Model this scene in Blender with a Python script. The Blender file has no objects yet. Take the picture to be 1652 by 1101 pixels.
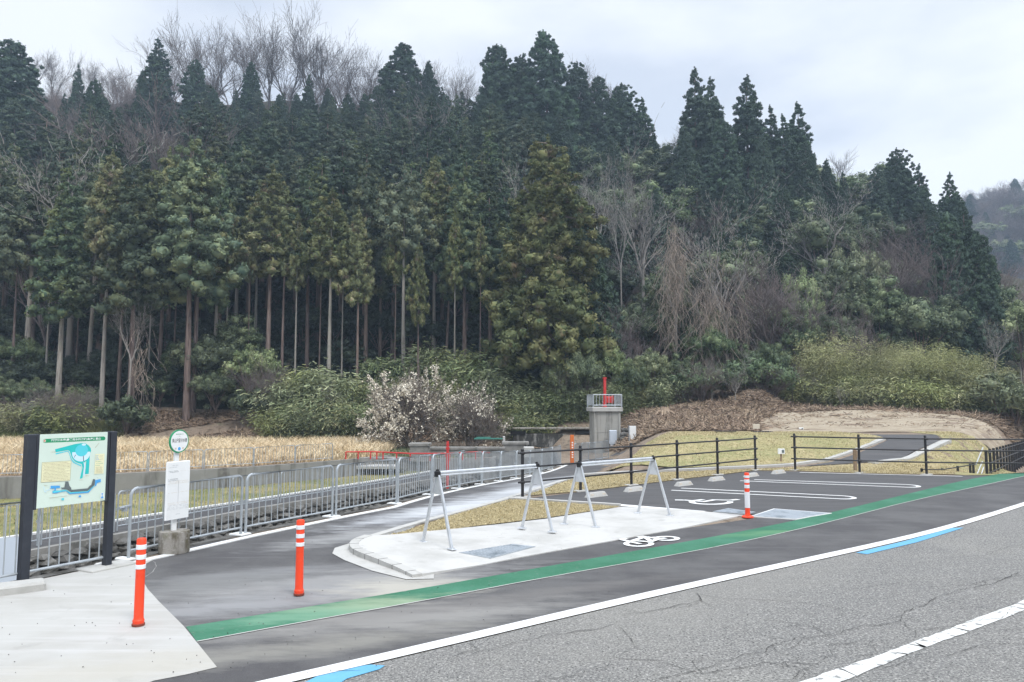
import bpy, math, random
import numpy as np
from mathutils import Vector, Matrix
from mathutils.geometry import delaunay_2d_cdt, tessellate_polygon
R = math.radians
random.seed(7)
S = bpy.context.scene
COL = S.collection
# ------------------------------------------------------------------ camera
F = 1202.0; W = 1652.0; H = 1101.0; EYE = 2.1
PITCH = math.atan(98 / F)
cam = bpy.data.objects.new('camera', bpy.data.cameras.new('camera'))
COL.objects.link(cam); S.camera = cam
cam.location = (0, 0, EYE); cam.rotation_euler = (R(90) + PITCH, 0, 0)
cam.data.sensor_width = 36; cam.data.lens = 36 * F / W
cam.data.clip_start = 0.1; cam.data.clip_end = 3000
# ------------------------------------------------------------------ world / sun / exposure
wd = bpy.data.worlds.new('World'); S.world = wd; wd.use_nodes = True
nt = wd.node_tree; nt.nodes.clear()
N = lambda t: nt.nodes.new(t)
out = N('ShaderNodeOutputWorld'); bg = N('ShaderNodeBackground'); sky = N('ShaderNodeTexSky')
sky.sky_type = 'NISHITA'; sky.sun_disc = False; sky.sun_elevation = R(52); sky.sun_rotation = R(60)
tc = N('ShaderNodeTexCoord'); mp = N('ShaderNodeMapping'); mp.inputs['Scale'].default_value = (1.0, 1.0, 2.6)
mp.inputs['Location'].default_value = (1.4, 0.2, 0.35)
nz = N('ShaderNodeTexNoise'); nz.inputs['Scale'].default_value = 2.6; nz.inputs['Detail'].default_value = 5; nz.inputs['Roughness'].default_value = .5
nt.links.new(tc.outputs['Generated'], mp.inputs[0]); nt.links.new(mp.outputs[0], nz.inputs['Vector'])
cr = N('ShaderNodeValToRGB'); cr.color_ramp.elements[0].position = .36; cr.color_ramp.elements[1].position = .60
cr.color_ramp.elements[0].color = (5.5, 6.05, 7.0, 1); cr.color_ramp.elements[1].color = (7.8, 8.15, 8.7, 1)
nt.links.new(nz.outputs[0], cr.inputs[0])
sx = N('ShaderNodeSeparateXYZ'); nt.links.new(tc.outputs['Generated'], sx.inputs[0])
mr = N('ShaderNodeMapRange'); mr.inputs[1].default_value = .50; mr.inputs[2].default_value = .92; mr.inputs[3].default_value = 1.0; mr.inputs[4].default_value = 3.0
nt.links.new(sx.outputs[2], mr.inputs[0])
vm = N('ShaderNodeVectorMath'); vm.operation = 'SCALE'
nt.links.new(cr.outputs[0], vm.inputs[0]); nt.links.new(mr.outputs[0], vm.inputs['Scale'])
mx = N('ShaderNodeMix'); mx.data_type = 'RGBA'; mx.inputs[0].default_value = .9
nt.links.new(sky.outputs[0], mx.inputs[6]); nt.links.new(vm.outputs[0], mx.inputs[7])
nt.links.new(mx.outputs[2], bg.inputs[0]); bg.inputs[1].default_value = .1
nt.links.new(bg.outputs[0], out.inputs[0])
sun = bpy.data.objects.new('sun', bpy.data.lights.new('sun', 'SUN')); COL.objects.link(sun)
sun.data.energy = 1.3; sun.data.angle = R(14); sun.data.color = (1, .97, .93)
sun.rotation_euler = (R(38), 0, R(35))
S.view_settings.view_transform = 'Standard'; S.view_settings.look = 'None'
S.view_settings.exposure = 0.45; S.view_settings.gamma = 1

# ------------------------------------------------------------------ projection helpers (photo pixel -> place)
cp, sp = math.cos(PITCH), math.sin(PITCH)
def ray(px, py):
    v = H / 2 - py
    return ((px - W / 2), F * cp - v * sp, F * sp + v * cp)
def G(px, py, z=0.0):
    d = ray(px, py); t = (z - EYE) / d[2]
    return (d[0] * t, d[1] * t)
def PY(px, py, Y):
    d = ray(px, py); t = Y / d[1]
    return (d[0] * t, Y, EYE + d[2] * t)
def toPx(x, y, z):
    h = z - EYE; f = y * cp + h * sp; u = h * cp - y * sp
    return (W / 2 + F * x / f, H / 2 - F * u / f)
def ss(t): t = min(1, max(0, t)); return t * t * (3 - 2 * t)
def lerp(a, b, t): return a + (b - a) * t
def interp(x, xs, ys):
    if x <= xs[0]: return ys[0]
    for i in range(1, len(xs)):
        if x <= xs[i]: return lerp(ys[i - 1], ys[i], (x - xs[i - 1]) / (xs[i] - xs[i - 1]))
    return ys[-1]
# ------------------------------------------------------------------ terrain
GX = [-700, -300, 0, 250, 600, 760, 900, 1050, 1090, 1200, 1320, 1400, 1550, 1700, 2000, 2600]
GY = [210, 180, 168, 165, 172, 190, 205, 250, 262, 275, 295, 330, 400, 470, 520, 560]
def hn(x, y):
    return (math.sin(x * .31 + 1.7 * math.sin(y * .17)) + math.sin(y * .37 + 1.3 * math.sin(x * .23 + 2))) * .5
def T(x, y):
    n = -.653 * (x - .42) + .758 * (y - 16.4)
    z = -.8 * ss(n / 12)
    if n > 8: z += .2 * ss((-x - 5) / 5)
    # grassed mound and plateau on the right
    if y > 21 and x > 2:
        fy = 24.3 if x < 9.5 else 24.3 + (x - 9.5) * .12
        m = min((y - fy) / 5.0, (x - (3.2 + max(0, y - 25) * .12)) / 2.8)
        if x > 13.2:
            m = min(m, 1)
            mr_ = (y - 22.3) / 7.5
            m = lerp(m, mr_, ss((x - 13.2) / 1.5))
            z = lerp(z, -.35 * ss((y - 21.6) / 2), ss((x - 13) / 2))
            z += .28 * math.exp(-((x - 18.0) / 1.6) ** 2 - ((y - 30.5) / 2.5) ** 2)
        # valley on the far right beyond the bar fence
        s = (x - 16.0) * .80 - (y - 25.5) * .60
        m = min(1, max(0, m))
        m = m * (1 - ss((s + 1.5) / 2.0))
        z = lerp(z, .75, m * .6 + .4 * ss(m))
        z += -.9 * ss((s + 2) / 3) * ss((y - 23) / 12)
    if y > 34:
        px = W / 2 + F * x / y
        z0 = z
        zt = [(47, z0), (53, 1.5 + .5 * ss((px - 1000) / 200)), (58, 3.4)]
        if px > 900: zt = [(38, z0), (44.5, lerp(z0 + .05, 1.25, ss((px - 980) / 80) * (1 - ss((px - 1540) / 90)))), (50, 1.9), (58, 4.2)]
        yc = interp(px, [0, 1000, 1600], [125, 118, 100])
        zc = PY(px, interp(px, GX, GY), yc)[2]
        if y <= zt[0][0]: return z
        for i in range(1, len(zt)):
            if y <= zt[i][0]:
                t = (y - zt[i - 1][0]) / (zt[i][0] - zt[i - 1][0])
                return lerp(zt[i - 1][1], zt[i][1], t) + hn(x * 2, y * 2) * .16 * ss((y - 43) / 4) + 1.0 * math.exp(-((px - 1218) / 34) ** 2 - ((y - 49) / 2.2) ** 2) + .35 * math.exp(-((px - 1120) / 60) ** 2 - ((y - 48) / 2) ** 2)
        t = (y - zt[-1][0]) / (yc - zt[-1][0])
        if t <= 1: return lerp(zt[-1][1], zc, t) + hn(x, y) * (.1 + 1.2 * ss(t * 2))
        return zc - (y - yc) * .25 + hn(x, y) * 1.3
    return z
def GT(px, py, off=0.0):
    d = ray(px, py); lo = 4.0; Y = 4.0
    while Y < 300:
        t = Y / d[1]
        if EYE + d[2] * t < T(d[0] * t, Y) + off: break
        lo = Y; Y += .5
    hi = Y
    for _ in range(22):
        m = (lo + hi) / 2; t = m / d[1]
        if EYE + d[2] * t < T(d[0] * t, m) + off: hi = m
        else: lo = m
    t = hi / d[1]
    return (d[0] * t, hi)

# ------------------------------------------------------------------ materials
def s2l(c): return tuple(((v / 255) / 12.92 if v / 255 <= .04045 else ((v / 255 + .055) / 1.055) ** 2.4) for v in c)
MATS = {}
def mat(name, col, rough=.85, vary=None, metal=0.0, spec=.3, bump=None, island=0.0, objr=0.0, blobs=None, col_obj=None, emit=None):
    """vary = [(scale, colour, lo, hi, detail)], island = per-leaf brightness variation, blobs = [(x, y, rx, ry, rot, colour, strength)]"""
    m = bpy.data.materials.new(name); m.use_nodes = True
    t = m.node_tree; b = t.nodes['Principled BSDF']
    b.inputs['Roughness'].default_value = rough; b.inputs['Metallic'].default_value = metal
    b.inputs['Specular IOR Level'].default_value = spec
    rgb = t.nodes.new('ShaderNodeRGB'); rgb.outputs[0].default_value = (*col, 1)
    cur = rgb.outputs[0]
    co = t.nodes.new('ShaderNodeTexCoord')
    def mix(fac, colour, blend='MIX'):
        nonlocal cur
        x = t.nodes.new('ShaderNodeMix'); x.data_type = 'RGBA'; x.blend_type = blend
        if hasattr(fac, 'links'): t.links.new(fac, x.inputs[0])
        else: x.inputs[0].default_value = fac
        t.links.new(cur, x.inputs[6])
        if hasattr(colour, 'links'): t.links.new(colour, x.inputs[7])
        else: x.inputs[7].default_value = (*colour, 1)
        cur = x.outputs[2]
    def maprange(src, a, b_, c=0.0, d=1.0):
        r = t.nodes.new('ShaderNodeMapRange'); r.clamp = True
        for i, v in enumerate((a, b_, c, d)): r.inputs[1 + i].default_value = v
        t.links.new(src, r.inputs[0]); return r.outputs[0]
    def mth(op, a, b_):
        r = t.nodes.new('ShaderNodeMath'); r.operation = op
        for i, v in enumerate((a, b_)):
            if hasattr(v, 'links'): t.links.new(v, r.inputs[i])
            else: r.inputs[i].default_value = v
        return r.outputs[0]
    for v in (vary or []):
        sc, c, lo, hi = v[:4]
        no = t.nodes.new('ShaderNodeTexNoise'); no.inputs['Scale'].default_value = sc if not isinstance(sc, tuple) else 1.0
        no.inputs['Detail'].default_value = v[4] if len(v) > 4 else 4; no.inputs['Roughness'].default_value = .6
        if isinstance(sc, tuple):
            m2 = t.nodes.new('ShaderNodeMapping'); m2.inputs['Scale'].default_value = sc; t.links.new(co.outputs['Object'], m2.inputs[0]); t.links.new(m2.outputs[0], no.inputs['Vector'])
        else: t.links.new(co.outputs['Object'], no.inputs['Vector'])
        mix(maprange(no.outputs[0], lo, hi), c)
    for bl in (blobs or []):
        x0, y0, rx, ry, rot, c, st = bl
        mpn = t.nodes.new('ShaderNodeMapping'); mpn.vector_type = 'TEXTURE'
        mpn.inputs['Location'].default_value = (x0, y0, 0); mpn.inputs['Rotation'].default_value = (0, 0, rot); mpn.inputs['Scale'].default_value = (rx, ry, 1)
        t.links.new(co.outputs['Object'], mpn.inputs[0])
        ln = t.nodes.new('ShaderNodeVectorMath'); ln.operation = 'LENGTH'; t.links.new(mpn.outputs[0], ln.inputs[0])
        no = t.nodes.new('ShaderNodeTexNoise'); no.inputs['Scale'].default_value = 1.6; no.inputs['Detail'].default_value = 7; no.inputs['Roughness'].default_value = .68
        no.noise_dimensions = '3D'
        m2 = t.nodes.new('ShaderNodeMapping'); m2.inputs['Rotation'].default_value = (0, 0, -rot); m2.inputs['Scale'].default_value = (.9, 3.0, 1)
        t.links.new(co.outputs['Object'], m2.inputs[0]); t.links.new(m2.outputs[0], no.inputs['Vector'])
        edge = mth('ADD', ln.outputs['Value'], mth('MULTIPLY', mth('SUBTRACT', no.outputs[0], .5), 2.2))
        fac = mth('MULTIPLY', maprange(edge, 1.15, .25), st)
        mix(fac, c)
    if island or objr:
        hs = t.nodes.new('ShaderNodeHueSaturation'); t.links.new(cur, hs.inputs['Color'])
        val = None
        if island:
            g = t.nodes.new('ShaderNodeNewGeometry'); val = maprange(g.outputs['Random Per Island'], 0, 1, 1 - island, 1 + island)
        if objr:
            oi = t.nodes.new('ShaderNodeObjectInfo'); v2 = maprange(oi.outputs['Random'], 0, 1, 1 - objr, 1 + objr)
            val = v2 if val is None else mth('MULTIPLY', val, v2)
            w = t.nodes.new('ShaderNodeTexWhiteNoise'); w.noise_dimensions = '1D'; t.links.new(oi.outputs['Random'], w.inputs['W'])
            t.links.new(maprange(w.outputs['Value'], 0, 1, .5 - objr * .07, .5 + objr * .015), hs.inputs['Hue'])
            t.links.new(maprange(w.outputs['Value'], 0, 1, 1 - objr * .8, 1 + objr * .1), hs.inputs['Saturation'])
        t.links.new(val, hs.inputs['Value']); cur = hs.outputs[0]
    t.links.new(cur, b.inputs['Base Color'])
    if bump:
        no = t.nodes.new('ShaderNodeTexNoise'); no.inputs['Scale'].default_value = bump[0]; no.inputs['Detail'].default_value = 4
        t.links.new(co.outputs['Object'], no.inputs['Vector'])
        bp = t.nodes.new('ShaderNodeBump'); bp.inputs['Strength'].default_value = bump[1]; bp.inputs['Distance'].default_value = bump[2] if len(bump) > 2 else .02
        t.links.new(no.outputs[0], bp.inputs['Height']); t.links.new(bp.outputs[0], b.inputs['Normal'])
    if emit: b.inputs['Emission Color'].default_value = (*emit[0], 1); b.inputs['Emission Strength'].default_value = emit[1]
    MATS[name] = m
    return m
DUST = (.36, .34, .29)
d1 = G(560, 962); d2 = G(480, 985); d3 = G(400, 1050); d4 = G(760, 1010)
def gb(px, py, rx, ry, rot, c, s, z=0): x, y = G(px, py, z); return (x, y, rx, ry, rot, c, s)
mat('old_asphalt', (0.184, 0.179, 0.168), .95, [((.16, .5, 1), (.215, .208, .19), .45, .6, 4), (.28, (.15, .147, .142), .52, .66, 7), (.5, (0.163, 0.160, 0.152), .4, .7), (5, (0.210, 0.205, 0.189), .5, .8), (44, (.40, .385, .355), .50, .66, 5), (52, (.065, .063, .06), .51, .64, 4), (130, (.45, .44, .41), .60, .70, 2)], bump=(160, .6, .01),
    blobs=[gb(1150, 960, 3.6, .8, .75, (.26, .25, .225), .35)])
mat('new_asphalt', (.078, .075, .076), .9, [(.9, (.115, .112, .110), .42, .62, 6), (120, (.19, .19, .19), .62, .75, 2), (150, (.035, .035, .036), .58, .7, 2), ((.5, 6, 1), (.125, .122, .122), .55, .8, 5)], bump=(150, .3, .005),
    blobs=[gb(540, 940, 2.6, .8, .30, (.27, .266, .258), .85), gb(390, 978, 1.9, .5, .45, (.27, .27, .27), .8), gb(420, 925, 1.3, .25, .4, (.22, .22, .22), .7), gb(640, 1000, 2.4, .5, .32, (.28, .27, .25), .7),
           gb(420, 1055, 2.2, .28, .42, (.25, .24, .21), .7), gb(650, 950, .9, .6, .2, (.40, .38, .33), .9), gb(830, 965, 2.6, .25, .45, (.17, .16, .15), .5),
           gb(745, 818, .75, 3.2, -.62, (.46, .47, .48), 1.0), gb(850, 788, .8, 3.0, -.55, (.46, .47, .48), .95), gb(600, 862, .5, 2.0, -.8, (.36, .36, .35), .6), gb(905, 777, 1.0, 4.0, -.5, (.40, .41, .42), .9, -.3), gb(350, 940, 1.2, .6, .5, (.17, .17, .165), .7)])
mat('lot_asphalt', (.074, .072, .073), .9, [((.5, 5, 1), (.11, .107, .106), .48, .68, 6), (110, (.17, .17, .17), .62, .75, 2), (.7, (.092, .090, .090), .4, .7)], bump=(150, .3, .005))
mat('concrete', (0.421, 0.413, 0.387), .9, [(.8, (0.361, 0.348, 0.318), .45, .7, 7), ((.7, 8, 1), (0.473, 0.464, 0.447), .5, .75, 4), (3, (0.344, 0.335, 0.310), .60, .75, 6), (40, (0.361, 0.353, 0.335), .68, .8)], bump=(60, .2, .005),
    blobs=[gb(230, 1080, 1.6, .5, .3, (.40, .37, .30), .45)])
mat('pad_concrete', (.50, .49, .465), .9, [(4, (0.387, 0.378, 0.353), .58, .72, 6), (1.2, (0.387, 0.378, 0.353), .45, .7, 6), (50, (0.404, 0.396, 0.378), .68, .8)], bump=(60, .2, .004))
mat('kerb_concrete', (0.450, 0.441, 0.414), .9, [(3, (0.342, 0.333, 0.306), .5, .75, 6), (30, (0.297, 0.288, 0.270), .62, .8)])
mat('old_concrete', (.27, .26, .24), .95, [(1.3, (.15, .145, .13), .45, .65, 6), ((3, 3, .5), (.10, .10, .09), .55, .75), (9, (.34, .33, .31), .6, .8)], bump=(20, .4))
mat('mossy_concrete', (.30, .28, .25), .95, [((7, 7, 2.5), (.12, .105, .075), .42, .6, 6), (22, (.38, .37, .34), .55, .75), (5, (.15, .15, .08), .55, .8)], bump=(40, .5))
mat('black_wall', (.06, .058, .052), .95, [((2.2, 2.2, .8), (.30, .29, .27), .50, .66, 7), (6, (.03, .03, .03), .5, .7)], bump=(12, .5))
mat('wall_concrete', (.25, .245, .23), .92, [((2.2, 2.2, .3), (.12, .115, .105), .5, .66, 5), (2, (.31, .305, .29), .5, .8)])
mat('pier_concrete', (.36, .35, .32), .9, [((5, 5, .35), (.17, .165, .15), .5, .68, 5), (2, (.42, .41, .38), .5, .8)])
mat('white_paint', (.70, .70, .68), .8, [(2.5, (.60, .59, .56), .5, .8, 6), (60, (.55, .54, .52), .72, .85)])
mat('worn_white', (.66, .66, .63), .85, [(5, (.52, .52, .49), .45, .8), (9, (.24, .24, .23), .56, .61, 8), (60, (.3, .3, .29), .62, .7)])
mat('green_paint', (.033, .140, .078), .85, [(1.1, (.06, .19, .12), .4, .7, 6), (14, (.12, .17, .13), .60, .72, 6), (45, (.02, .12, .06), .58, .75, 3), (30, (.16, .36, .25), .66, .8)],
    blobs=[gb(590, 982, 1.1, .35, .32, (.27, .33, .22), .95), gb(490, 995, 1.1, .3, .32, (.12, .27, .18), .7), gb(1230, 862, .9, .25, .4, (.12, .26, .13), .6)])
mat('blue_paint', (.12, .34, .53), .8, [(14, (.15, .15, .15), .68, .72, 6), (3, (.14, .38, .57), .4, .7)])
mat('crack', (.045, .043, .04), 1)
mat('lawn', (.44, .36, .20), .95, [(.9, (.37, .31, .155), .42, .62, 6), (12, (.52, .44, .27), .5, .7, 5), (50, (.20, .15, .06), .55, .72, 3)], bump=(70, .9, .03))
mat('mound_lawn', (.37, .315, .165), .95, [(.35, (.27, .27, .12), .42, .58, 6), (5, (.55, .45, .26), .5, .72, 6), ((.4, 5, 5), (.33, .29, .13), .5, .72), (35, (.2, .16, .07), .55, .75)], bump=(40, .8, .04))
mat('field_grass', (.17, .18, .065), .95, [(.6, (.29, .25, .11), .42, .6, 6), (9, (.11, .12, .045), .55, .72)], bump=(30, .8, .04))
mat('soil', (.25, .19, .14), .98, [(.25, (.30, .24, .18), .4, .65, 6), (3, (.12, .09, .06), .5, .7, 6), (20, (.32, .28, .22), .6, .75), (.5, (.12, .13, .055), .62, .75)], bump=(14, .9, .1))
mat('bank_soil', (.36, .30, .22), .98, [(.8, (.27, .215, .15), .45, .6, 6), (9, (.50, .45, .38), .58, .7), (3, (.24, .20, .14), .55, .75)], bump=(14, .6, .05))
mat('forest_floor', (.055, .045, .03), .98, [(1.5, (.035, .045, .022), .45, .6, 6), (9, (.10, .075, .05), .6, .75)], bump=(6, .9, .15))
mat('far_hill', (.075, .07, .065), .98, [(.3, (.03, .045, .035), .45, .6, 6), (1.4, (.13, .115, .11), .52, .72, 6)], bump=(3, .9, .3))
mat('gravel', (.20, .19, .17), .98, [(9, (.07, .065, .055), .46, .58, 6), (3, (.28, .27, .24), .55, .7), (.8, (.11, .11, .06), .55, .7)], bump=(20, 1, .08))
mat('stone', (.135, .13, .12), .95, [(2.5, (.055, .052, .045), .46, .6, 6), (12, (.22, .21, .195), .6, .75)], bump=(14, .8, .04), island=.35)
mat('galvanised', (.42, .45, .47), .5, [(6, (.33, .36, .38), .45, .7)], metal=.35, spec=.4)
mat('aluminium', (.60, .62, .64), .38, [(9, (.50, .52, .54), .45, .7)], metal=.45, spec=.5)
mat('black_metal', (.022, .021, .023), .5, [(8, (.035, .033, .035), .5, .7)], spec=.4)
mat('board_post', (.028, .032, .042), .55, [(5, (.04, .045, .055), .5, .7)], spec=.4)
mat('board_face', (.64, .745, .65), .5, [(2, (.60, .71, .62), .45, .7)])
mat('white_enamel', (.80, .81, .80), .45, [(4, (.74, .75, .74), .5, .75)])
mat('print_green', (.02, .29, .13), .5); mat('print_teal', (.03, .52, .50), .5); mat('print_aqua', (.10, .60, .68), .5)
mat('print_pale', (.60, .78, .88), .5); mat('print_blue', (.08, .36, .72), .5); mat('print_grey', (.13, .16, .16), .5)
mat('print_cream', (.80, .78, .52), .5); mat('print_ink', (.05, .05, .055), .6); mat('print_tan', (.36, .30, .16), .6); mat('print_red', (.65, .10, .05), .5); mat('print_sand', (.62, .55, .45), .6); mat('print_lightgrey', (.28, .29, .30), .6)
mat('orange_plastic', (.85, .065, .018), .45, [(5, (.75, .055, .015), .5, .75)], spec=.4)
mat('reflect_white', (.80, .80, .82), .35); mat('bollard_foot', (.22, .05, .03), .7)
mat('red_metal', (.58, .05, .045), .5, [(6, (.5, .03, .03), .5, .7)]); mat('orange_board', (.62, .16, .04), .6)
mat('grating', (.50, .54, .58), .5, [(3, (.27, .31, .34), .5, .7)], metal=.4)
mat('rubber', (.015, .015, .016), .6); mat('pale_panel', (.52, .57, .63), .5); mat('wood', (.30, .22, .15), .85, [((3, 3, 30), (.2, .14, .09), .5, .7)])
mat('picnic', (.03, .022, .026), .6); mat('tarp', (.06, .20, .16), .7)
mat('bark', (.22, .165, .14), .95, [((14, 14, .7), (.085, .06, .05), .45, .62, 5), (1.2, (.23, .19, .16), .55, .75)], bump=(20, .6), objr=.2)
mat('pale_bark', (.33, .305, .265), .95, [((14, 14, .8), (.17, .15, .13), .48, .65, 5), (1.5, (.18, .2, .15), .58, .75)], bump=(20, .5), objr=.15)
mat('needles', (0.094, 0.136, 0.078), .85, [(.55, (0.159, 0.187, 0.081), .47, .62, 3), (1.4, (0.052, 0.090, 0.065), .56, .70, 2)], island=.35, objr=.34, spec=.12)
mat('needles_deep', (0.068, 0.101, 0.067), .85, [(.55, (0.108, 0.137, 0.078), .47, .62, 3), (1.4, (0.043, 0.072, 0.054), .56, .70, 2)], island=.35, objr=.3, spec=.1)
mat('needles_olive', (0.139, 0.163, 0.072), .85, [(.6, (0.219, 0.219, 0.094), .46, .6, 3), (.9, (0.197, 0.151, 0.091), .60, .72, 2), (1.6, (0.068, 0.103, 0.045), .56, .70, 2)], island=.35, objr=.22, spec=.12)
mat('needles_dark', (0.058, 0.088, 0.063), .85, [(.6, (0.073, 0.117, 0.066), .48, .64, 3)], island=.35, objr=.2, spec=.12)
mat('broadleaf', (0.090, 0.128, 0.065), .65, [(.7, (0.160, 0.196, 0.094), .46, .62, 3)], island=.55, objr=.22, spec=.25)
mat('broadleaf_light', (0.173, 0.217, 0.102), .65, [(.8, (0.270, 0.300, 0.150), .46, .62, 3), (2, (0.105, 0.150, 0.060), .56, .7)], island=.5, objr=.25, spec=.25)
mat('bamboo_leaf', (0.243, 0.270, 0.108), .7, [(.8, (0.365, 0.358, 0.176), .47, .64, 3), (2, (0.108, 0.149, 0.061), .55, .7)], island=.5, objr=.25, spec=.2)
mat('bamboo_stem', (.16, .17, .07), .6)
mat('twig', (.12, .10, .09), .95, island=.3, objr=.25); mat('twig_pale', (.27, .25, .225), .95, island=.3, objr=.15); mat('bamboo_tall', (.27, .29, .12), .75, [(.7, (.36, .36, .18), .45, .6)], island=.4, objr=.2, spec=.15); mat('plum_bark', (.20, .17, .145), .95, island=.3); mat('twig_mauve', (.195, .160, .150), .95, island=.3, objr=.2)
mat('vine', (.34, .28, .23), .95, island=.35); mat('blossom', (.76, .70, .58), .8, island=.25)
mat('reed', (.66, .52, .33), .9, [(.5, (.76, .64, .44), .42, .62), (.3, (.52, .40, .22), .58, .7)], island=.35)
mat('debris', (.27, .20, .145), .95, [(.6, (.36, .28, .20), .45, .65)], island=.6); mat('broadleaf_shade', (0.044, 0.062, 0.041), .6, [(.7, (0.063, 0.086, 0.048), .46, .62, 3)], island=.5, objr=.2, spec=.25); mat('turf', (.47, .395, .235), .95, island=.35); mat('olive_grass', (.25, .25, .10), .95, [(.4, (.14, .17, .06), .45, .6)], island=.5); mat('dry_grass', (.34, .30, .15), .9, island=.4)  # darkened broadleaf copy: shade behind the trunks painted into the leaves

# ------------------------------------------------------------------ object helpers
def tag(o, label=None, cat=None, group=None, kind=None):
    if label: o['label'] = label
    if cat: o['category'] = cat
    if group: o['group'] = group
    if kind: o['kind'] = kind
    return o
def empty(name, loc=(0, 0, 0), rz=0.0, label=None, cat=None, group=None):
    o = bpy.data.objects.new(name, None); COL.objects.link(o); o.empty_display_size = .2
    o.location = loc; o.rotation_euler = (0, 0, rz)
    return tag(o, label, cat, group)
def link(name, me, parent=None, m=None):
    o = bpy.data.objects.new(name, me); COL.objects.link(o)
    if m and not me.materials: me.materials.append(MATS[m])
    if parent: o.parent = parent
    return o
def copy_tree(o, parent=None):
    c = o.copy(); COL.objects.link(c)
    if parent: c.parent = parent
    for ch in o.children: copy_tree(ch, c)
    return c
class MB:
    def __init__(s): s.v = []; s.f = []
    def add(s, vs, fs):
        k = len(s.v); s.v += [tuple(p) for p in vs]; s.f += [tuple(i + k for i in f) for f in fs]; return s
    def box(s, c, d, rz=0.0, ry=0.0):
        x, y, z = d[0] / 2, d[1] / 2, d[2] / 2
        M = Matrix.Translation(c) @ Matrix.Rotation(rz, 4, 'Z') @ Matrix.Rotation(ry, 4, 'Y')
        vs = [M @ Vector((a * x, b * y, e * z)) for e in (-1, 1) for a, b in ((-1, -1), (1, -1), (1, 1), (-1, 1))]
        return s.add(vs, [(3, 2, 1, 0), (4, 5, 6, 7), (0, 1, 5, 4), (1, 2, 6, 5), (2, 3, 7, 6), (3, 0, 4, 7)])
    def cbox(s, c, d, b=.01, rz=0.0):
        """box with chamfered vertical and top edges"""
        x, y, z = d[0] / 2, d[1] / 2, d[2] / 2
        M = Matrix.Translation(c) @ Matrix.Rotation(rz, 4, 'Z'); vs = []
        def ring(i, zz):
            X, Y = x - i, y - i
            return [(-X + b, -Y, zz), (X - b, -Y, zz), (X, -Y + b, zz), (X, Y - b, zz), (X - b, Y, zz), (-X + b, Y, zz), (-X, Y - b, zz), (-X, -Y + b, zz)]
        for r in (ring(0, -z), ring(0, z - b), ring(b, z)): vs += [M @ Vector(p) for p in r]
        fs = [tuple(range(7, -1, -1)), tuple(range(16, 24))]
        for k in (0, 8):
            for i in range(8): fs.append((k + i, k + (i + 1) % 8, k + 8 + (i + 1) % 8, k + 8 + i))
        return s.add(vs, fs)
    def tube(s, pts, r, n=8, cap=True):
        pts = [Vector(p) for p in pts]; rr = r if isinstance(r, (list, tuple)) else [r] * len(pts)
        vs = []; up = None
        for i, p in enumerate(pts):
            d = (pts[min(i + 1, len(pts) - 1)] - pts[max(i - 1, 0)])
            d = d.normalized() if d.length > 1e-9 else Vector((0, 0, 1))
            if up is None: up = Vector((0, 0, 1)) if abs(d.z) < .9 else Vector((1, 0, 0))
            a = d.cross(up)
            if a.length < 1e-6: a = d.cross(Vector((0, 1, 0)))
            a.normalize(); b = d.cross(a); up = -b if False else up
            for k in range(n):
                t = 2 * math.pi * k / n; vs.append(p + (a * math.cos(t) + b * math.sin(t)) * rr[i])
        fs = []
        for i in range(len(pts) - 1):
            for k in range(n): fs.append((i * n + k, i * n + (k + 1) % n, (i + 1) * n + (k + 1) % n, (i + 1) * n + k))
        if cap: fs.append(tuple(range(n - 1, -1, -1))); fs.append(tuple((len(pts) - 1) * n + k for k in range(n)))
        return s.add(vs, fs)
    def prism(s, pts, z0, z1):
        n = len(pts); vs = [(p[0], p[1], z0) for p in pts] + [(p[0], p[1], z1) for p in pts]
        area = sum(pts[i][0] * pts[(i + 1) % n][1] - pts[(i + 1) % n][0] * pts[i][1] for i in range(n))
        if area < 0: vs = [(p[0], p[1], z0) for p in pts[::-1]] + [(p[0], p[1], z1) for p in pts[::-1]]
        return s.add(vs, [tuple(range(n - 1, -1, -1)), tuple(range(n, 2 * n))] + [(i, (i + 1) % n, n + (i + 1) % n, n + i) for i in range(n)])
    def build(s, name, m, parent=None, smooth=False, loc=None):
        me = bpy.data.meshes.new(name); me.from_pydata([tuple(v) for v in s.v], [], s.f); me.materials.append(MATS[m])
        if smooth: me.shade_smooth()
        o = link(name, me, parent)
        if smooth and hasattr(me, 'set_sharp_from_angle'): me.set_sharp_from_angle(angle=R(40))
        if loc: o.location = loc
        return o
def inpoly(x, y, P):
    c = False; j = len(P) - 1
    for i in range(len(P)):
        if (P[i][1] > y) != (P[j][1] > y) and x < (P[j][0] - P[i][0]) * (y - P[i][1]) / (P[j][1] - P[i][1]) + P[i][0]: c = not c
        j = i
    return c
def resample(P, step, closed=True):
    o = []; n = len(P)
    for i in range(n if closed else n - 1):
        a, b = P[i], P[(i + 1) % n]; L = math.hypot(b[0] - a[0], b[1] - a[1]); k = max(1, int(L / step))
        for j in range(k): o.append((a[0] + (b[0] - a[0]) * j / k, a[1] + (b[1] - a[1]) * j / k))
    if not closed: o.append(P[-1])
    return o
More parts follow.
